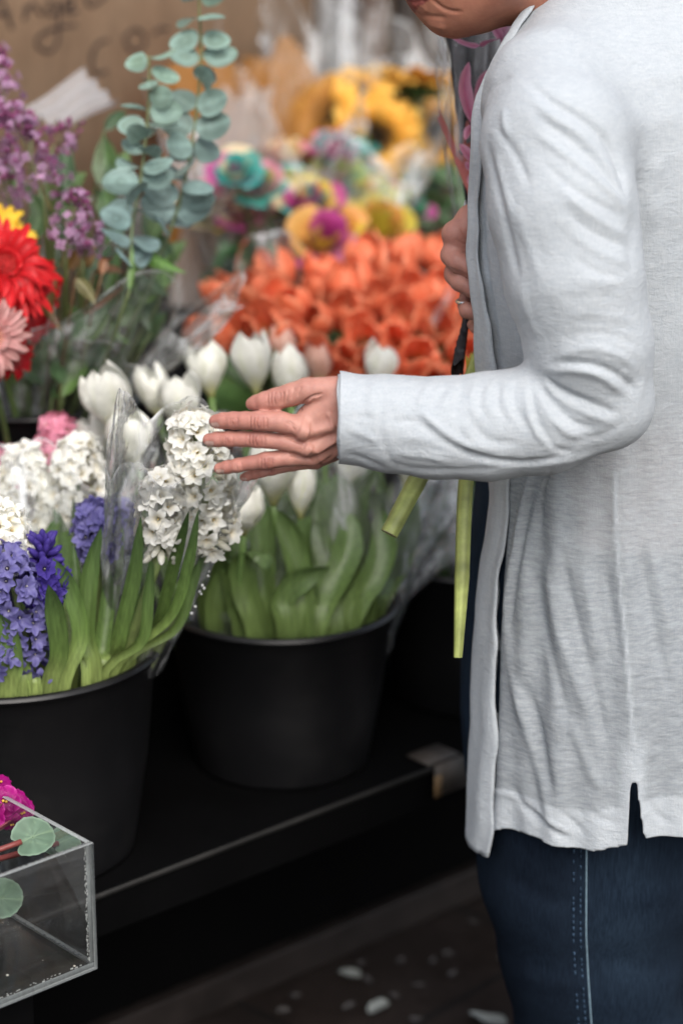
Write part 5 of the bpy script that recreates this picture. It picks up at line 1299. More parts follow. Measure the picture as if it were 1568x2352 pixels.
tulip_at(at(735, 890, 3.06), tf(.07, .09), .021, .055, .05, P_T, 131, 'small blush tulip below the orange tulips above the wrist', 'blush tulips')

# ---------------------------------------------------------------- orange tulips
oc = BK['orange'][0]; ro = np.random.default_rng(5)
protos = [make_tulip(.029, .058, op, O_T, .28, 200 + i, 2 if i < 2 else 1, group='orange tulips in the dense bunch') for i, op in enumerate((-.06, .04, .16, -.02, .10, .28))]
top_y = lambda x: np.interp(x, [490, 540, 600, 640, 700, 800, 860, 950, 1020, 1110], [715, 690, 655, 628, 630, 628, 590, 588, 610, 660])
bot_y = lambda x: np.interp(x, [490, 540, 600, 650, 690, 740, 900, 1110], [735, 790, 765, 775, 840, 905, 930, 930])
cand = []
for k in range(9000):
    x, y = ro.uniform(490, 1110), ro.uniform(560, 930)
    if not (top_y(x) + 6 < y < bot_y(x) - 8): continue
    if all((x - a) ** 2 + ((y - b) * 1.12) ** 2 > 55 ** 2 for a, b in cand): cand.append((x, y))
cand.sort(key=lambda c: c[1])
for i, (x, y) in enumerate(cand):
    f = (y - top_y(x)) / (bot_y(x) - top_y(x)); d = 3.42 - .36 * f + ro.normal() * .015
    H = at(x, y + 42, d); aim = oc + np.array([(x - 830) * .00012, .02, .05]) + np.array([0, .07 * f, -.02])
    pr = protos[int(ro.integers(0, 2))] if f < .25 else protos[int(ro.integers(1, 6))]
    lab = 'orange red tulip packed among its like in the dense bunch'
    if i == 0: lab = 'orange tulip at the very top of the dense bunch'
    o = put(pr, H, aim, .28, ro.uniform(0, 6), lab, ro.uniform(1.1, 1.36)); o['group'] = 'orange tulips in the dense bunch'
    if x == min(c[0] for c in cand): o['label'] = 'orange tulip standing apart at the dark end of the dense bunch'
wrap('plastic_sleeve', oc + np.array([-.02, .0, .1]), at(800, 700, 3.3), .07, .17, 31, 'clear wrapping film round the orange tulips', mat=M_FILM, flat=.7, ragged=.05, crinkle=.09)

# ---------------------------------------------------------------- rainbow roses
RC = {'m': (.50, .06, .27), 'p': (.72, .28, .40), 'y': (.72, .58, .08), 't': (.06, .42, .38), 'g': (.06, .30, .12), 'c': (.78, .68, .42), 'o': (.75, .38, .10), 'v': (.20, .04, .22), 'l': (.45, .55, .12)}
def rose_head(R, pal, seed):
    r = np.random.default_rng(seed); mb = MB(); nu, nv = 9, 9; u = np.linspace(0, 1, nu); v = np.linspace(-1, 1, nv); n = 20
    for k in range(n):
        q_ = (k + .5) / n; th = k * 2.39996 + r.normal() * .2; rr0 = R * (.10 + .80 * q_); Hh = R * (1.75 - .5 * q_) * (1 + r.normal() * .06); flare = .9 * q_ ** 2; hw = 1.15 - .35 * q_; ch = pal[(k * 7 + int(r.integers(3))) % len(pal)]; c = np.array(RC[ch]); c2 = np.array(RC[pal[int(r.integers(len(pal)))]])
        P = np.zeros((nu, nv, 3)); C = np.zeros((nu, nv, 3))
        for j, a in enumerate(v):
            w = np.sin(np.pi * np.clip(.12 + .70 * u, 0, 1)) ** .6; ang = th + a * hw * w; rad = rr0 * (np.sin(np.clip(u * 2, 0, 1.57)) ** .6) * (1 - .06 * a * a) + R * flare * u ** 2.5 + R * .10 * np.clip(u - .8, 0, 1) * 3 * q_
            z = Hh * u ** .9 * (1 - .12 * a * a) - R * .25 * flare * u ** 4 + R * .03 * np.sin(a * 4 + k)
            P[:, j] = np.stack([rad * np.cos(ang), rad * np.sin(ang), z], 1); e = np.clip(u * 1.3 - .2, 0, 1)[:, None]; C[:, j] = c2 * (1 - e) + c * e
        mb.grid(P, C)
    return mb
rc_ = BK['rainbow'][0]; M_HAZY = film('hazy_wrap', .05, rough=.12, refl=1.0, wr=30)
RS = [((668, 430), 'ytcyt', .046, 'rainbow rose of yellow and turquoise petals beside a green leaf', .80), ((712, 455), 'mtymc', .044, 'rainbow rose with deep magenta petals in the middle of the bunch', .74), ((748, 440), 'ctpcy', .042, 'cream and turquoise rainbow rose next to the magenta one', .80),
      ((742, 545), 'mpyom', .048, 'low pink magenta rainbow rose above the orange tulips', .66), ((785, 520), 'oypyo', .038, 'low peach and yellow rainbow rose beside the pink one', .70), ((835, 430), 'yocly', .044, 'pale yellow and peach rainbow rose high in the bunch', .80), ((872, 510), 'yyloy', .054, 'big yellow rainbow rose nearest the sleeve', .70),
      ((932, 475), 'gtmgl', .040, 'green and turquoise rainbow rose with a magenta edge', .74), ((738, 350), 'ppmpc', .042, 'pink rainbow rose high below the sunflowers', .88), ((812, 340), 'ttgtl', .044, 'turquoise rainbow rose touching the sunflower', .88), ((520, 430), 'tmptc', .046, 'turquoise and magenta rainbow rose next to the eucalyptus', .84), ((562, 480), 'pmcpp', .042, 'soft pink rainbow rose behind the film', .80),
      ((484, 480), 'ccycl', .050, 'cream yellow rainbow rose half hidden by eucalyptus leaves', .86), ((945, 545), 'rp'.replace('r', 'm') + 'po', .03, 'small crimson rainbow rose below the green one', .76), ((655, 345), 'coopc', .040, 'peach and cream rainbow rose behind the yellow one', .88)]
rr_ = np.random.default_rng(15); NM = {'m': 'magenta', 't': 'turquoise', 'y': 'yellow', 'c': 'cream', 'p': 'pink', 'l': 'lime'}
for i, (x, y) in enumerate([(600, 420), (625, 455), (690, 500), (700, 385), (780, 385), (800, 470), (820, 380), (900, 430), (905, 520), (770, 330), (540, 390), (840, 545)]):
    pal = ''.join(rr_.choice(list('mtycpl'), 5)); RS.append(((x, y), pal, .038, 'rainbow rose with small mixed petals tucked between its larger neighbours', .80 + rr_.uniform(-.06, .08)))
for i, ((x, y), pal, R, lab, p) in enumerate(RS):
    b = onp(x, y, p); ft = rc_ + np.array([(x - 700) * .0002, 0, .05]); d = nrm(b - ft + np.array([0, -.16, .02])); t = empty('rainbow_rose', lab, 'rose', ft, 'rainbow dyed roses')
    R = R * .74; MB().add(rose_head(R, pal, 300 + i), M=frame(d, i), T=b - d * R).build('bloom', M_PETAL, t, local=False)
    MB().tube(catmull([ft, (ft + b) / 2 + np.array([.01, .01, 0]), b - d * R], 10), .004, 7, (.06, .10, .035)).build('stem', M_STEM, t, local=False)
    for s in (-1, 1):
        m0 = ft * .3 + b * .7 - d * R; broad(MB(), [m0, m0 + [s * .03, -.02, .02], m0 + [s * .055, -.035, .005 - .02 * (i % 2)]], .018, (.03, .085, .03), seed=i).build('leaf', M_LEAF, t, local=False)
grl = [((615, 405), (640, 470), (660, 530)), ((640, 500), (655, 560), (668, 610)), ((800, 560), (815, 590), (820, 630))]
wrap('plastic_sleeve', rc_ + UZ * .15 + np.array([-.07, 0, 0]), onp(600, 330, .86), .05, .16, 32, 'clear film cone round the cream and turquoise rainbow roses', flat=.6, ragged=.06, crinkle=.16, mat=M_HAZY)
wrap('plastic_sleeve', rc_ + UZ * .15 + np.array([.06, 0, 0]), onp(800, 350, .82), .05, .15, 33, 'clear film cone round the yellow rainbow roses', flat=.6, ragged=.05, crinkle=.16, mat=M_HAZY)

# ---------------------------------------------------------------- sunflowers
sc_ = BK['sunflower'][0]
def sunflower(x, y, p, R, face, seed, lab):
    b = onp(x, y, p); ft = sc_ + np.array([(x - 900) * .0002, 0, .05]); t = empty('sunflower', lab, 'sunflower', ft, 'sunflowers by the shop front'); d = nrm(face)
    mb, dm, bm = gerbera_head(R, G_SUN, seed, 22, .0085, .42, 2, .12); Fm = frame(d, seed)
    MB().add(mb, M=Fm, T=b).build('petals', M_PETAL, t, local=False); MB().add(dm, M=Fm, T=b, sc=1.0).build('flower_centre', M_STEM, t, local=False)
    cx = MB().add(bm, M=Fm, T=b - d * .004)
    for k in range(9):
        a = k * .7; q_ = Fm @ np.array([math.cos(a), math.sin(a), 0]); broad(cx, [b - d * .012, b - d * .010 + q_ * R * .4, b - d * .02 + q_ * R * .7], R * .15, (.045, .10, .035), seed=k)
    cx.build('calyx', M_STEM, t, local=False)
    MB().tube(catmull([ft, ft * .4 + b * .6 + np.array([0, .03, 0]), b - d * .018], 12), .006, 8, (.16, .20, .07)).build('stem', M_STEM, t, local=False)
    for s in (-1, 1):
        m0 = ft * .35 + b * .65; broad(MB(), [m0, m0 + [s * .04, -.02, .02], m0 + [s * .08, -.03, -.02]], .03, (.05, .11, .035), seed=seed).build('leaf', M_LEAF, t, local=False)
sunflower(858, 312, .90, .078, (.10, -.9, -.10), 401, 'sunflower whose dark face looks out above the rainbow roses')
sunflower(752, 268, .95, .066, (-.15, -.8, .45), 402, 'sunflower tipped upwards nearest the orange paper')
sunflower(960, 195, .94, .070, (.05, .2, 1), 403, 'sunflower facing the sky with green sepals below, beside the film at the chin')
sunflower(930, 330, 1.02, .06, (.5, -.5, .3), 404, 'sunflower half hidden behind the dark faced one')
sunflower(1010, 300, 1.0, .075, (-.2, -.9, .0), 405, 'sunflower glowing through the held bouquet film')

sunflower(805, 225, .97, .072, (-.1, -.45, .9), 406, 'sunflower with its rim of petals seen edge on, topmost above the dark faced one')
sunflower(900, 215, 1.0, .064, (.3, -.5, .7), 407, 'small sunflower between the topmost one and the green backed one')
# ---------------------------------------------------------------- orange paper bouquet and white papers
def paper(name, col, trans=.35, clear=0):
    k = N(name); nz = k.noise(18, 4, .6, k.coord('Object')); c = k.mix(1.0, col, k.ramp(nz, (.3, .85), (.7, 1.12)), 'MULTIPLY'); bm = k.bump(nz, .5, .01)
    a = k.bsdf(Base_Color=c, Roughness=.45, Specular_IOR_Level=.4, Normal=bm); t = k.n('BsdfTranslucent'); k.set(t.inputs[0], c); sh = k.shmix(trans, a, t.outputs[0])
    if clear: tr = k.n('BsdfTransparent'); sh = k.shmix(k.ramp(nz, (.3, clear * .7), (.7, clear * 1.2)), sh, tr.outputs[0])
    return k.done(sh)
M_OPAP, M_WPAP, M_WTIS = paper('orange_tissue', (.46, .21, .05), .35, .42), paper('white_paper', (.60, .60, .61), .25), paper('white_tissue', (.6, .58, .58), .3, .55)
pc = BK['paper'][0]
wrap('tissue_cone', pc + UZ * .15 + np.array([.02, 0, 0]), onp(672, 165, 1.0), .03, .075, 41, 'orange tissue paper cone standing before the kraft board', 'paper', M_OPAP, .6, ragged=.02, crinkle=.10)
wrap('paper_cone', pc + UZ * .12 + np.array([-.03, -.03, 0]), onp(560, 235, .92), .03, .055, 42, 'white paper cone beside the orange tissue', 'paper', M_WTIS, .5, ragged=.02, crinkle=.14, gap=(2.6, 6.0))
wrap('tissue_cone', pc + UZ * .15 + np.array([-.02, .05, 0]), onp(470, 160, 1.04), .03, .07, 43, 'faded orange tissue half hidden behind the eucalyptus', 'paper', M_OPAP, .5, ragged=.02, crinkle=.10)
cr = [at(57, 262, 3.15), at(197, 170, 3.25), at(272, 236, 3.2), at(172, 286, 3.1)]
nU, nV = 30, 40; P = np.zeros((nU, nV, 3)); nn = nrm(np.cross(cr[1] - cr[0], cr[3] - cr[0]))
for i in range(nU):
    for j in range(nV):
        a, b = i / (nU - 1), j / (nV - 1); P[i, j] = (cr[0] * (1 - a) + cr[1] * a) * (1 - b) + (cr[3] * (1 - a) + cr[2] * a) * b + nn * (.016 * (abs(math.sin(b * 9.5)) - .5) + .002 * math.sin(a * 5 + b * 3))
o = MB().grid(P - cr[0], (1, 1, 1)).build('pleated_paper', M_WTIS); o.location = cr[0]; tag(o, 'pleated white paper sticking up behind the lilac', 'paper'); m_ = o.modifiers.new('thick', 'SOLIDIFY'); m_.thickness = .0008
for i, (x0, y0, x1, y1, r1, lab) in enumerate([(770, 470, 740, 60, .10, 'tall hazy film cone rising before the grey post'), (560, 400, 590, 190, .07, 'hazy film cone beside the orange tissue'), (900, 470, 930, 120, .12, 'hazy film cone round the sunflowers')]):
    wrap('plastic_sleeve', onp(x0, y0, .98), onp(x1, y1, 1.0), .03, r1, 50 + i, lab, flat=.45, ragged=.05, crinkle=.14, mat=M_FILM3)

# ---------------------------------------------------------------- mixed bouquet: gerberas, lilac, eucalyptus
mc = BK['mixed'][0]; mft = lambda dx=0, dy=0: mc + np.array([dx, dy, .04])
def daisy(name, x, y, d, R, face, cols, seed, lab, grp, **kw):
    b = at(x, y, d); ft = mft((x - 60) * .0002, 0); t = empty(name, lab, 'gerbera', ft, grp); mb, dm, bm = gerbera_head(R, cols, seed, **kw); Fm = frame(nrm(face), seed); dd = nrm(face)
    MB().add(mb, M=Fm, T=b).build('petals', M_PETAL, t, local=False); MB().add(dm, M=Fm, T=b).build('flower_centre', M_STEM, t, local=False); MB().add(bm, M=Fm, T=b).build('calyx', M_STEM, t, local=False)
    MB().tube(catmull([ft, ft * .4 + b * .6 + np.array([0, .03, -.02]), b - dd * .02], 12), .0035, 8, (.12, .19, .06)).build('stem', M_STEM, t, local=False)
GG = 'gerberas in the mixed bouquet'
daisy('gerbera', 6, 622, 2.74, .068, (.30, -.62, .62), G_RED, 501, 'large bright red gerbera with a full ring of petals', GG, n1=34, wd=.0040, layers=4, droop=.25)
daisy('gerbera', 48, 690, 2.80, .056, (.55, -.75, -.10), G_DRK, 502, 'dark red gerbera drooping beneath the bright red one', GG, n1=18, wd=.0075, layers=2)
daisy('gerbera', -28, 775, 2.70, .050, (.45, -.80, .25), G_PNK, 503, 'pale pink gerbera below the red ones', GG, n1=28, wd=.0042)
daisy('gerbera', 20, 818, 2.80, .034, (.6, -.7, -.2), G_DRK, 504, 'small dark red gerbera under the pink one', GG, n1=18, layers=2)
daisy('gerbera', -12, 545, 2.82, .052, (.30, -.45, .75), G_YEL, 505, 'yellow gerbera above the bright red one', GG, n1=30, wd=.0040)
lilac(at(-4, 120, 2.95), at(18, 285, 2.93), .020, 601, 'lilac sprig pointing straight up at the picture edge', mft(-.03, 0), .2)
lilac(at(20, 240, 2.86), at(105, 450, 2.84), .034, 602, 'large two-tone lilac sprig arching over the dark leaves', mft(0, .02), .45)
lilac(at(178, 282, 2.92), at(118, 345, 2.9), .016, 603, 'small dark lilac sprig beside the pleated paper', mft(0, .03), .8)
lilac(at(180, 442, 2.80), at(150, 575, 2.79), .026, 604, 'dark purple lilac sprig next to the eucalyptus', mft(.02, 0), .75)
lilac(at(-20, 330, 2.9), at(25, 470, 2.88), .024, 605, 'pale lilac sprig half out of the picture', mft(-.03, .02), .3)
lilac(at(215, 520, 2.82), at(190, 600, 2.82), .016, 606, 'little faded lilac sprig below the dark purple one', mft(.03, .0), .4)
fol = empty('foliage_stem', 'leafy green stems filling the mixed bouquet', 'foliage', mft(), None)
LVS = [([(250, 440), (245, 370), (238, 305)], 34, 3.0), ([(150, 440), (150, 380), (160, 325)], 26, 2.98), ([(120, 520), (110, 430), (80, 380)], 24, 2.95), ([(60, 560), (90, 500), (60, 420)], 26, 2.92), ([(310, 575), (360, 600), (430, 628)], 17, 2.82), ([(298, 668), (303, 620), (305, 560)], 9, 2.76),
       ([(240, 560), (280, 520), (300, 440)], 26, 2.95), ([(200, 640), (230, 590), (260, 560)], 24, 2.92), ([(320, 700), (360, 660), (400, 640)], 24, 2.92), ([(90, 520), (110, 470), (140, 440)], 18, 2.93), ([(270, 640), (330, 650), (390, 680)], 22, 2.9), ([(350, 560), (370, 480), (380, 420)], 24, 3.0), ([(150, 700), (180, 740), (230, 760)], 24, 2.85),
       ([(120, 760), (150, 800), (200, 830)], 22, 2.86), ([(220, 700), (250, 760), (300, 790)], 20, 2.9), ([(70, 300), (60, 270), (85, 255)], 14, 2.96), ([(240, 300), (270, 270), (290, 255)], 16, 3.0), ([(130, 470), (170, 420), (200, 395)], 22, 3.0), ([(290, 500), (250, 470), (220, 430)], 24, 3.02), ([(400, 600), (350, 540), (330, 480)], 24, 3.0), ([(20, 480), (40, 430), (20, 380)], 22, 2.96)]
rl_ = np.random.default_rng(78)
for k in range(44):
    x, y = rl_.uniform(10, 430), rl_.uniform(330, 860)
    if (x > 330 and y < 520) or x > 470 - .45 * max(0, y - 520) or y > 900 - .2 * x: continue
    a = rl_.uniform(-.9, .9) + (x - 150) * .002; l = rl_.uniform(60, 110); LVS.append(([(x - l * math.sin(a) * .6, y + l * .6), (x, y), (x + l * math.sin(a) * .5, y - l * .4)], rl_.uniform(16, 30), rl_.uniform(2.92, 3.08)))
for k in range(18):
    x, y = rl_.uniform(-10, 230), rl_.uniform(740, 900); a = rl_.uniform(-1.2, 1.2); l = rl_.uniform(60, 100); LVS.append(([(x - l * math.sin(a) * .5, y + l * .4), (x, y), (x + l * math.sin(a) * .6, y - l * .45)], rl_.uniform(18, 28), rl_.uniform(2.84, 2.92)))
for i, (pts, w_, d) in enumerate(LVS):
    P = [at(*p, d + .01 * k) for k, p in enumerate(pts)]; c = [(.075, .145, .045), (.05, .10, .04), (.105, .185, .055)][i % 3]
    if i == 4: c = (.11, .24, .045)
    broad(MB(), P, w_ * d / FPX, c, side=(1, .3 * math.sin(i * 2.0), .3 * math.cos(i)), seed=i, cup=.3).build('leaf', M_LEAF, fol, local=False)
    MB().tube(catmull([mft(.01 * (i % 5 - 2), .01 * (i % 3)), (mft() + P[0]) / 2 + np.array([0, .01, 0]), P[0]], 8), .0018, 6, (.10, .13, .05)).build('stem', M_STEM, fol, local=False)
dry = empty('dried_leaf', 'rust and ochre dried leaves tucked under the dark purple lilac', 'leaf', mft(.02, -.01))
for i, (pts, w_, d, c) in enumerate([([(160, 620), (178, 585), (200, 545)], 17, 2.86, (.42, .23, .07)), ([(175, 610), (205, 595), (218, 560)], 14, 2.88, (.5, .30, .12)), ([(215, 625), (250, 615), (285, 625)], 15, 2.86, (.36, .17, .07)), ([(175, 640), (200, 665), (220, 700)], 18, 2.76, (.22, .20, .07)), ([(200, 720), (240, 690), (290, 655)], 7, 2.85, (.36, .13, .06)), ([(130, 640), (110, 700), (140, 760)], 16, 2.8, (.26, .16, .05)), ([(235, 630), (240, 600), (262, 590)], 14, 2.8, (.45, .22, .12))]):
    broad(MB(), [at(*p, d) for p in pts], w_ * d / FPX, np.array(c) * .60, seed=i + 40, cup=.4).build('leaf_blade', M_LEAF, dry, local=False)
    MB().tube(catmull([mft(.02, 0), (mft() + at(*pts[0], d)) / 2, at(*pts[0], d)], 8), .0015, 6, (.16, .10, .05)).build('stem', M_STEM, dry, local=False)
def euc(path, d0, d1, n, r0, r1, seed, lab, skip=0, bend=0.0):
    r = np.random.default_rng(seed); m = len(path); W = np.array([at(p[0], p[1], d0 + (d1 - d0) * i / (m - 1)) for i, p in enumerate(path)]); t = empty('eucalyptus_stem', lab, 'eucalyptus', mft(.02, 0), 'eucalyptus stems in the mixed bouquet')
    D_ = catmull(W, 60); k = np.linspace(0, 1, 64)[:, None]
    full = np.concatenate([D_, catmull([D_[-1], (D_[-1] + mft(.02, 0)) / 2, mft(.02, 0)], 5)[1:]])
    MB().tube(full, np.linspace(.0012, .0024, 64), 7, np.array([.16, .17, .06]) * (1 - k) + np.array([.12, .17, .10]) * k).build('stem', M_STEM, t, local=False)
    for i in range(n):
        q_ = (i + .3) / n; c = D_[int(q_ * 58)]; T = nrm(D_[min(59, int(q_ * 58) + 1)] - D_[max(0, int(q_ * 58) - 1)]); az = i * 1.57 * .9 + r.normal() * .35
        for s in (0, math.pi):
            if r.uniform() < .05: continue
            a = az * .55 + s + r.normal() * .2; hx = np.array([math.cos(a), math.sin(a) * .8, 0]); hx = nrm(hx - (hx @ T) * T * .6 + UZ * r.uniform(-.25, .45)); R = (r0 + (r1 - r0) * q_) * r.uniform(.85, 1.12)
            up_ = nrm(-T * .5 + np.array([0, -1.1, .15]) + r.normal(size=3) * .6); S = nrm(np.cross(up_, hx)); nz = nrm(np.cross(hx, S)); nr, na = 6, 22; aa = np.linspace(0, 2 * np.pi, na, endpoint=False); P = np.zeros((nr, na, 3)); C = np.zeros((nr, na, 3)); cu = r.uniform(.05, .3) * r.choice([-1, 1])
            for j, q2 in enumerate(np.linspace(.03, 1, nr)):
                xx = R * (1.06 + q2 * np.cos(aa) * (1.0 + .06 * np.cos(aa))) * 1.02; yy = R * q2 * .80 * np.sin(aa) * (1 - .10 * np.cos(aa)); zz = cu * (yy ** 2) / R * 1.1 + .10 * R * (q2 * np.cos(aa)) ** 2 + .05 * R * np.sin(aa * 2 + i) * q2
                P[j] = c + hx * xx[:, None] + S * yy[:, None] + nz * zz[:, None]; cc = np.array([.185, .272, .275]) * (1 + r.normal() * .11) + np.array([.03, .05, -.02]) * (1 - q_); vein = np.exp(-(yy / (R * .05)) ** 2)[:, None]
                C[j] = cc * (1 + .25 * vein + .08 * np.sin(yy / R * 9 + i)[:, None])
            MB().grid(P, C, closed=True).tube([c, c + hx * R * .2], .0007, 5, (.25, .30, .16)).build('leaf', M_WAXLEAF, t, local=False)
euc([(457, -60), (458, 20), (462, 130), (450, 270), (432, 380), (408, 480), (380, 560)], 2.80, 2.86, 15, .0170, .0235, 701, 'tall eucalyptus stem of paired round leaves reaching the picture top')
euc([(343, 128), (342, 220), (335, 320), (322, 420), (305, 520), (295, 640)], 2.78, 2.80, 15, .0155, .0220, 702, 'shorter eucalyptus stem ending in small curled leaves beside the pleated paper')
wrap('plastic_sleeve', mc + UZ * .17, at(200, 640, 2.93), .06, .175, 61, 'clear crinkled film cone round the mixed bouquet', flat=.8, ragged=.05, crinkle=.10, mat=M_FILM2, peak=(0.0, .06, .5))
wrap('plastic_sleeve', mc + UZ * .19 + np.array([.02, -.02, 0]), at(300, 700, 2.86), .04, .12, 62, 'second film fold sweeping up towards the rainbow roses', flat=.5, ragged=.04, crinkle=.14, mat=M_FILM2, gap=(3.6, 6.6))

# ---------------------------------------------------------------- sleeves of the lower row
s1 = wrap('plastic_sleeve', at(300, 1535, 2.64), at(428, 1035, 2.50), .035, .083, 71, 'clear cone sleeve round the white hyacinths by the hand', mat=film('clear_sleeve', .022, rough=.06, refl=1.0, wr=14), flat=.62, ragged=.028, crinkle=.075, peak=(2.9, .035, .4))
s2 = wrap('plastic_sleeve', at(120, 1560, 2.72), at(130, 1050, 2.72), .05, .11, 72, 'clear film round the hyacinths at the back of the wide bucket', flat=.55, ragged=.03, crinkle=.09)
s3 = None and wrap('plastic_sleeve', at(60, 1590, 2.56), at(110, 1270, 2.46), .06, .10, 73, 'clear film low round the blue hyacinths', flat=.6, ragged=.03, crinkle=.07)
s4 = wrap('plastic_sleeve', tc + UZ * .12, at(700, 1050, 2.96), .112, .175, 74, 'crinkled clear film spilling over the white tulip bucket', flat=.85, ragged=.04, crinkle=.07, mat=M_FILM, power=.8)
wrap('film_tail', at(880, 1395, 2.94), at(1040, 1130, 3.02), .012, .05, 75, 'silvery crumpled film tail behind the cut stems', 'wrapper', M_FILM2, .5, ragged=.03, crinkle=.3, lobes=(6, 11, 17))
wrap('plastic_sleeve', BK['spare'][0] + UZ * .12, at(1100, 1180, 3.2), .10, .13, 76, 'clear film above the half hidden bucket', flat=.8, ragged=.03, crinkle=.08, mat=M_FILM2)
sp0 = BK['spare'][0]
for i in range(7):
    a = i * .9; ft = sp0 + np.array([math.cos(a) * .05, math.sin(a) * .05, .03]); tp = sp0 + np.array([math.cos(a) * .09, math.sin(a) * .09, .30 + .03 * (i % 3)]); t = empty('greenery_stem', 'dark greenery stem in the half hidden bucket behind the held stems', 'foliage', ft, 'greenery stems in the half hidden bucket')
    strap(MB(), [ft, (ft + tp) / 2 + [.01, 0, .02], tp], .018, (math.sin(a), -math.cos(a), 0), .3, 9, MID, DEEP * 1.3, DEEP, .2).build('leaf', M_LEAF, t, local=False)
drops = MB(); rd_ = np.random.default_rng(4)
def ball(mb, c, r, col=(1, 1, 1)):
    a = np.linspace(0, np.pi, 7); b = np.linspace(0, 2 * np.pi, 9)[:-1]
    mb.grid(np.stack([np.stack([np.full(8, 0) + math.sin(x) * np.cos(b), math.sin(x) * np.sin(b), np.full(8, math.cos(x))], 1) for x in a]) * r + np.asarray(c), col, closed=True)
for i in range(9):
    f = rd_.uniform(); ball(drops, at(490 - 52 * f + rd_.normal() * 3, 1303 + 112 * f, 2.545), .0015 * rd_.uniform(.5, 1.1))
for i in range(0):
    ball(drops, at(rd_.uniform(60, 420), rd_.uniform(1380, 1585), 2.475), .0009 * rd_.uniform(.4, 1.1))
def dropm():
    k = N('water_drop'); tr = k.n('BsdfTransparent'); gl = k.n('BsdfGlossy'); gl.inputs[1].default_value = .05; df = k.n('BsdfDiffuse'); df.inputs[0].default_value = (.85, .86, .86, 1)
    return k.done(k.shmix(.45, k.shmix(.3, tr.outputs[0], gl.outputs[0]), df.outputs[0]))
o = drops.build('water_drops', dropm(), s1, local=False); o['kind'] = 'stuff'

# ---------------------------------------------------------------- the bouquet in the shopper's far hand
hb = empty('held_bouquet', 'film wrapped pink orchid bouquet held against the chest, thick cut stems hanging below', 'bouquet', rp(640, 1000, .01))
def sub(o): o.parent = hb; return o
STC = np.array([.285, .325, .10])
def cutstem(pts, rad, nm='stem'):
    P = catmull(pts, 40); k = np.linspace(0, 1, 40)[:, None]; rr = np.interp(np.linspace(0, 1, 40), np.linspace(0, 1, len(rad)), rad)
    rr = rr * (1 + .05 * np.exp(-((np.linspace(0, 1, 40) - .80) / .012) ** 2))
    r9 = np.random.default_rng(len(pts)); sk = 1 + .16 * np.sin(k * 31) + .22 * r9.normal(size=(40, 1)) * .5; nd = 1 - .35 * np.exp(-((k - .78) / .02) ** 2); V_ = MB().tube(P, rr, 16, STC * (1 - .1 * k) * (1 + .25 * k ** 3) * sk * nd * (1 - .45 * (k[::-1] ** 6)), cap=False); e_ = MB().tube([P[-1] - (P[-1] - P[-2]) * .05, P[-1] + (P[-1] - P[-2]) * .03], [rr[-1] * .99, rr[-1] * .55], 16, (.50, .47, .27)); cs = V_.C[0].reshape(40, 16, 3); aa_ = np.linspace(0, 2 * np.pi, 16, endpoint=False); V_.C[0] = (cs * (1 + .20 * np.cos(aa_ * 3 + 1) + .12 * np.sin(aa_ * 7))[None, :, None]).reshape(-1, 3); V_.add(e_); return V_
def px_(d): return d / FPX
cutstem([at(1105, 560, 2.60), at(1106, 700, 2.52), at(1102, 850, 2.47), at(1070, 1100, 2.45), at(1060, 1330, 2.45), at(1051, 1510, 2.45)], [x * px_(2.45) for x in (10, 12, 14, 18, 17, 10)]).build('stem', M_STEM, hb, local=False)
cutstem([at(1112, 560, 2.62), at(1112, 760, 2.52), at(1045, 950, 2.44), at(965, 1090, 2.42), at(893, 1226, 2.41)], [x * px_(2.41) for x in (12, 14, 18, 22, 21)]).build('stem', M_STEM, hb, local=False)
rs = np.random.default_rng(9)
bk_ = MB()
for i in range(5): bk_.grid(np.array([[at(883 + 6 * i + 2 * j, 1222 + (i - 2) * 2 + rs.uniform(-4, 8) * (j > 1), 2.395 + .004 * j) for j in range(3)] for i_ in range(2)]) + np.array([[[.0, 0, 0]], [[.002, 0, -.001]]]), (.50, .46, .24))
o_c1, o_c2, o_c3 = np.array([.62, .30, .42]), np.array([.46, .09, .21]), np.array([.75, .52, .60])
def orchid_petal(pts, w_, d, mb, tipd=0.0):
    n = len(pts); P = [at(p[0], p[1], d + tipd * i / (n - 1)) for i, p in enumerate(pts)]; m = MB(); broad(m, P, w_ * d / FPX, (1, 1, 1), cup=.35, side=(1, .25, .2), shape=((0, .25), (.2, .8), (.5, 1), (.8, .7), (.95, .28), (1, .03)))
    V, F, C = m.arr(); j = np.arange(len(V)) % 9; t = (np.arange(len(V)) // 9) / 15.0; e = (abs(j - 4) / 4.0)[:, None]; t = t[:, None]
    m.C = [o_c2 * (1 - e) * .9 + o_c1 * e * .9 + o_c3 * .25 * t]; mb.add(m)
F1, F2, F3 = MB(), MB(), MB()
orchid_petal([(1150, 88), (1118, 98), (1095, 107), (1060, 98), (1024, 76)], 8, 2.56, F1); orchid_petal([(1150, 88), (1160, 60), (1140, 40), (1122, 52)], 16, 2.58, F1, .02); orchid_petal([(1150, 88), (1180, 70), (1190, 40)], 18, 2.6, F1); orchid_petal([(1150, 88), (1142, 76), (1120, 45)], 12, 2.57, F1); orchid_petal([(1150, 88), (1175, 120), (1200, 140)], 14, 2.6, F1)
F1.build('orchid_bloom', M_PETAL, hb, local=False)
orchid_petal([(1088, 290), (1072, 235), (1066, 190), (1076, 142)], 17, 2.56, F2); orchid_petal([(1088, 290), (1098, 240), (1105, 190), (1122, 160)], 14, 2.58, F2); orchid_petal([(1088, 290), (1075, 300), (1068, 322)], 10, 2.57, F2); orchid_petal([(1088, 290), (1110, 320), (1130, 330)], 16, 2.57, F2); orchid_petal([(1090, 285), (1100, 270), (1120, 262)], 14, 2.55, F2)
F2.build('orchid_bloom', M_PETAL, hb, local=False)
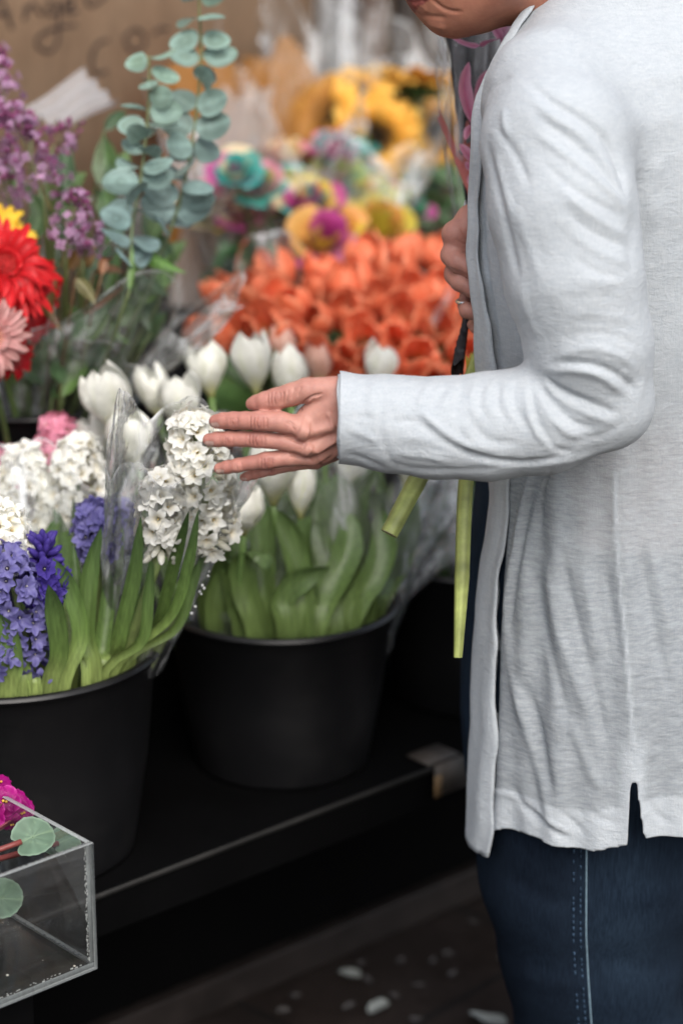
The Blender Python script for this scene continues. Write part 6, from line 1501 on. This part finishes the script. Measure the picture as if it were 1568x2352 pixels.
orchid_petal([(1100, 380), (1075, 355), (1055, 330)], 13, 2.58, F3); orchid_petal([(1100, 380), (1080, 385), (1068, 372)], 11, 2.58, F3); orchid_petal([(1100, 380), (1085, 410), (1082, 430)], 12, 2.58, F3)
F3.build('orchid_bloom', M_PETAL, hb, local=False)
bm_ = MB(); ball(bm_, at(1062, 269, 2.66), .0058, (.85, .36, .02)); bm_.build('orange_highlight', M_STEM, hb, local=False)  # orange ball added to stand for an out-of-focus highlight
gl_ = MB(); broad(gl_, [at(1072, 330, 2.6), at(1082, 300, 2.6), at(1100, 278, 2.6)], .006, (.20, .22, .22)); gl_.build('grey_leaf', M_LEAF, hb, local=False)
M_DARKP = paper('dark_backing_paper', (.012, .008, .009), .05); M_PINKP = paper('pink_paper', (.55, .16, .14), .3)
axb, axt = at(1100, 560, 2.66), at(1150, -80, 2.62)
o = sub(wrap('backing_paper', axb, axt, .012, .066, 81, None, None, M_DARKP, .45, ragged=.02, crinkle=.08, gap=(.2, 2.9))); o.location = o.location - hb.location
o = sub(wrap('film_wrapper', axb + np.array([-.004, -.02, 0]), axt + np.array([-.004, -.02, 0]), .012, .072, 82, None, None, M_FILM3, .55, ragged=.02, crinkle=.06, power=.55)); o.location = o.location - hb.location
o = sub(wrap('pink_paper', at(1100, 470, 2.60), at(1055, 300, 2.62), .008, .02, 83, None, None, M_PINKP, .4, ragged=.02, crinkle=.12, gap=(3.0, 5.2))); o.location = o.location - hb.location
lf = MB(); rs = np.random.default_rng(12)
for i in range(7): broad(lf, [at(1092, 900, 2.5), at(1086 + rs.normal() * 4, 860, 2.49), at(1080 + rs.normal() * 9, 815 + rs.normal() * 8, 2.49)], .006, (.30, .30, .06) if i % 2 else (.42, .32, .05), seed=i)
lf.build('sheath_leaves', M_LEAF, hb, local=False)
o = sub(wrap('wrapper_tail', at(1083, 720, 2.53), at(1072, 850, 2.5), .008, .016, 84, None, None, M_DARKP, .5, ragged=.01, crinkle=.15, gap=(2.0, 4.6))); o.location = o.location - hb.location

# ---------------------------------------------------------------- African violets in the acrylic box
def violet(u, p, lab, leaves, flowers, seed, potR=.052, potH=.085):
    c, _ = bx(u, u, p, p, T_ + .0005, T_ + .0005); t = empty('african_violet', lab, 'potted plant', c, 'African violets in the acrylic box')
    pr = [(0, .002), (potR * .72, .002), (potR * .74, 0), (potR * .98, potH - .012), (potR * 1.03, potH - .011), (potR * 1.05, potH), (potR * .98, potH), (potR * .95, potH - .012), (0, potH - .012)]
    MB().lathe(pr, 48).build('pot', M_BLACK, t)
    r = np.random.default_rng(seed); n = 16; a = np.linspace(0, 2 * np.pi, 40, endpoint=False); P = np.zeros((n, 40, 3))
    for i, s in enumerate(np.linspace(.02, .97, n)): P[i] = np.stack([potR * .95 * s * np.cos(a), potR * .95 * s * np.sin(a), potH - .010 + .004 * r.normal(size=40) * .6 + .003 * (1 - s)], 1)
    MB().grid(P, np.array([.10, .055, .03]) * r.uniform(.4, 2.2, (n, 40, 1)), closed=True).build('soil', M_STEM, t)
    crown = c + UZ * (potH + .004)
    for i, (ctr, R, nrmv, stemc) in enumerate(leaves):
        ctr = np.asarray(ctr); nz = nrm(nrmv); hx = ctr - crown; hx = nrm(hx - (hx @ nz) * nz); S = np.cross(nz, hx); nr, na = 9, 48; aa = np.linspace(0, 2 * np.pi, na, endpoint=False); P = np.zeros((nr, na, 3)); C = np.zeros((nr, na, 3))
        for j, q2 in enumerate(np.linspace(.02, 1, nr)):
            notch = 1 - .42 * np.exp(-((np.abs(aa - np.pi)) / .28) ** 2); rad = R * q2 * notch * (1 + .02 * np.sin(aa * 17) * (q2 > .9)); X_, Y_ = rad * np.cos(aa) * 1.02, rad * np.sin(aa) * .96
            vein = np.exp(-(Y_ / (R * .03)) ** 2) + .6 * np.exp(-((np.abs(Y_) - (X_ + R * .45) * .75) / (R * .035)) ** 2) + .5 * np.exp(-((np.abs(Y_) - (X_ + R * .0) * .8) / (R * .03)) ** 2)
            Z_ = .10 * Y_ ** 2 / R * 1.5 - .22 * X_ ** 2 / R - .014 * R * vein * 2 + .03 * R * np.sin(aa * 5 + i) * q2
            P[j] = ctr + hx * X_[:, None] + S * Y_[:, None] + nz * Z_[:, None]; C[j] = np.array([.125, .20, .135]) * (1 + .08 * np.sin(aa * 9)[:, None]) + np.array([.13, .17, .08]) * np.clip(vein, 0, 1)[:, None] * .5 + np.array([.10, .12, .10]) * (q2 > .96)
        lo = MB().grid(P, C, closed=True).build('leaf', M_WAXLEAF, t, local=False); b0 = ctr - hx * R * .55
        MB().tube(catmull([crown, (crown + b0) / 2 + UZ * .004, b0], 10), [.0028] * 10, 8, (.20, .045, .04)).build('leaf_stalk', M_STEM, t, local=False)
    for i, (ctr, R, f) in enumerate(flowers):
        ctr = np.asarray(ctr); nz = nrm(f); Fm = frame(nz, i * 1.1); m = MB(); nu, nv = 7, 7
        for k in range(5):
            th = k * 2 * math.pi / 5 + (.12 if k % 2 else 0); P = np.zeros((nu, nv, 3)); C = np.zeros((nu, nv, 3))
            for j, a_ in enumerate(np.linspace(-1, 1, nv)):
                uu = np.linspace(0, 1, nu); rr = R * (.10 + .95 * uu * (1 - .12 * a_ * a_)); w = R * .56 * np.sin(np.pi * (.10 + .72 * uu)) ** .7; y = w * a_; z = R * (.10 * np.sin(uu * 3) + .08 * np.sin(a_ * 5 + k + i) * uu + .10 * np.sin(uu * 6 + i) * uu - .2 * uu * uu)
                P[:, j] = np.stack([rr * math.cos(th) - y * math.sin(th), rr * math.sin(th) + y * math.cos(th), z], 1); C[:, j] = np.array([.27, .004, .135]) * (1 + .5 * uu[:, None]) * (1 + r.normal() * .08) + np.array([.18, .05, .14]) * (uu[:, None] > .95)
            m.grid(P, C)
        for s in (-1, 1): ball(m, np.array([s * R * .10, 0, R * .14]), R * .10, (.85, .55, .10))
        MB().add(m, M=Fm, T=ctr).build('flower', M_PETAL, t, local=False); MB().tube(catmull([crown, (crown + ctr) / 2 + UZ * .005, ctr - nz * .002], 8), .0013, 6, (.22, .06, .08)).build('flower_stalk', M_STEM, t, local=False)
    return t
dv = 2.37
violet(-.128, .098, 'African violet with magenta blooms and big round leaves beside the clear box wall',
       [(at(76, 1922, 2.33), .0215, (.10, -.60, .78), 0), (at(150, 1930, 2.42), .017, (.25, -.3, .9), 0), (at(5, 2062, 2.30), .0200, (.2, -.95, .35), 0), (at(118, 1948, 2.44), .018, (.5, .2, .8), 0), (at(-60, 1950, 2.40), .022, (-.2, -.4, .9), 0), (at(-20, 1900, 2.5), .02, (0, .2, 1), 0)],
       [(at(12, 1840, 2.40), .0155, (.1, -.95, .35), ), (at(52, 1868, 2.42), .0135, (.5, -.7, .4)), (at(-18, 1868, 2.40), .0150, (-.3, -.9, .2)), (at(0, 1798, 2.46), .0130, (.2, -.3, .9)), (at(62, 1852, 2.46), .0115, (.6, -.3, .6)), (at(28, 1892, 2.41), .0110, (.3, -.8, -.3)), (at(40, 1835, 2.46), .0125, (.3, -.5, .7)), (at(-30, 1825, 2.44), .0135, (-.2, -.7, .6))], 801)
violet(-.262, .13, 'second African violet deeper in the box beyond the picture edge',
       [(at(-150, 1960, 2.36), .022, (-.2, -.5, .8), 0), (at(-230, 1950, 2.4), .022, (-.4, -.3, .8), 0), (at(-190, 2040, 2.32), .02, (-.1, -.9, .4), 0)], [(at(-180, 1880, 2.42), .013, (0, -.7, .6)), (at(-150, 1860, 2.44), .013, (.2, -.6, .7))], 802)
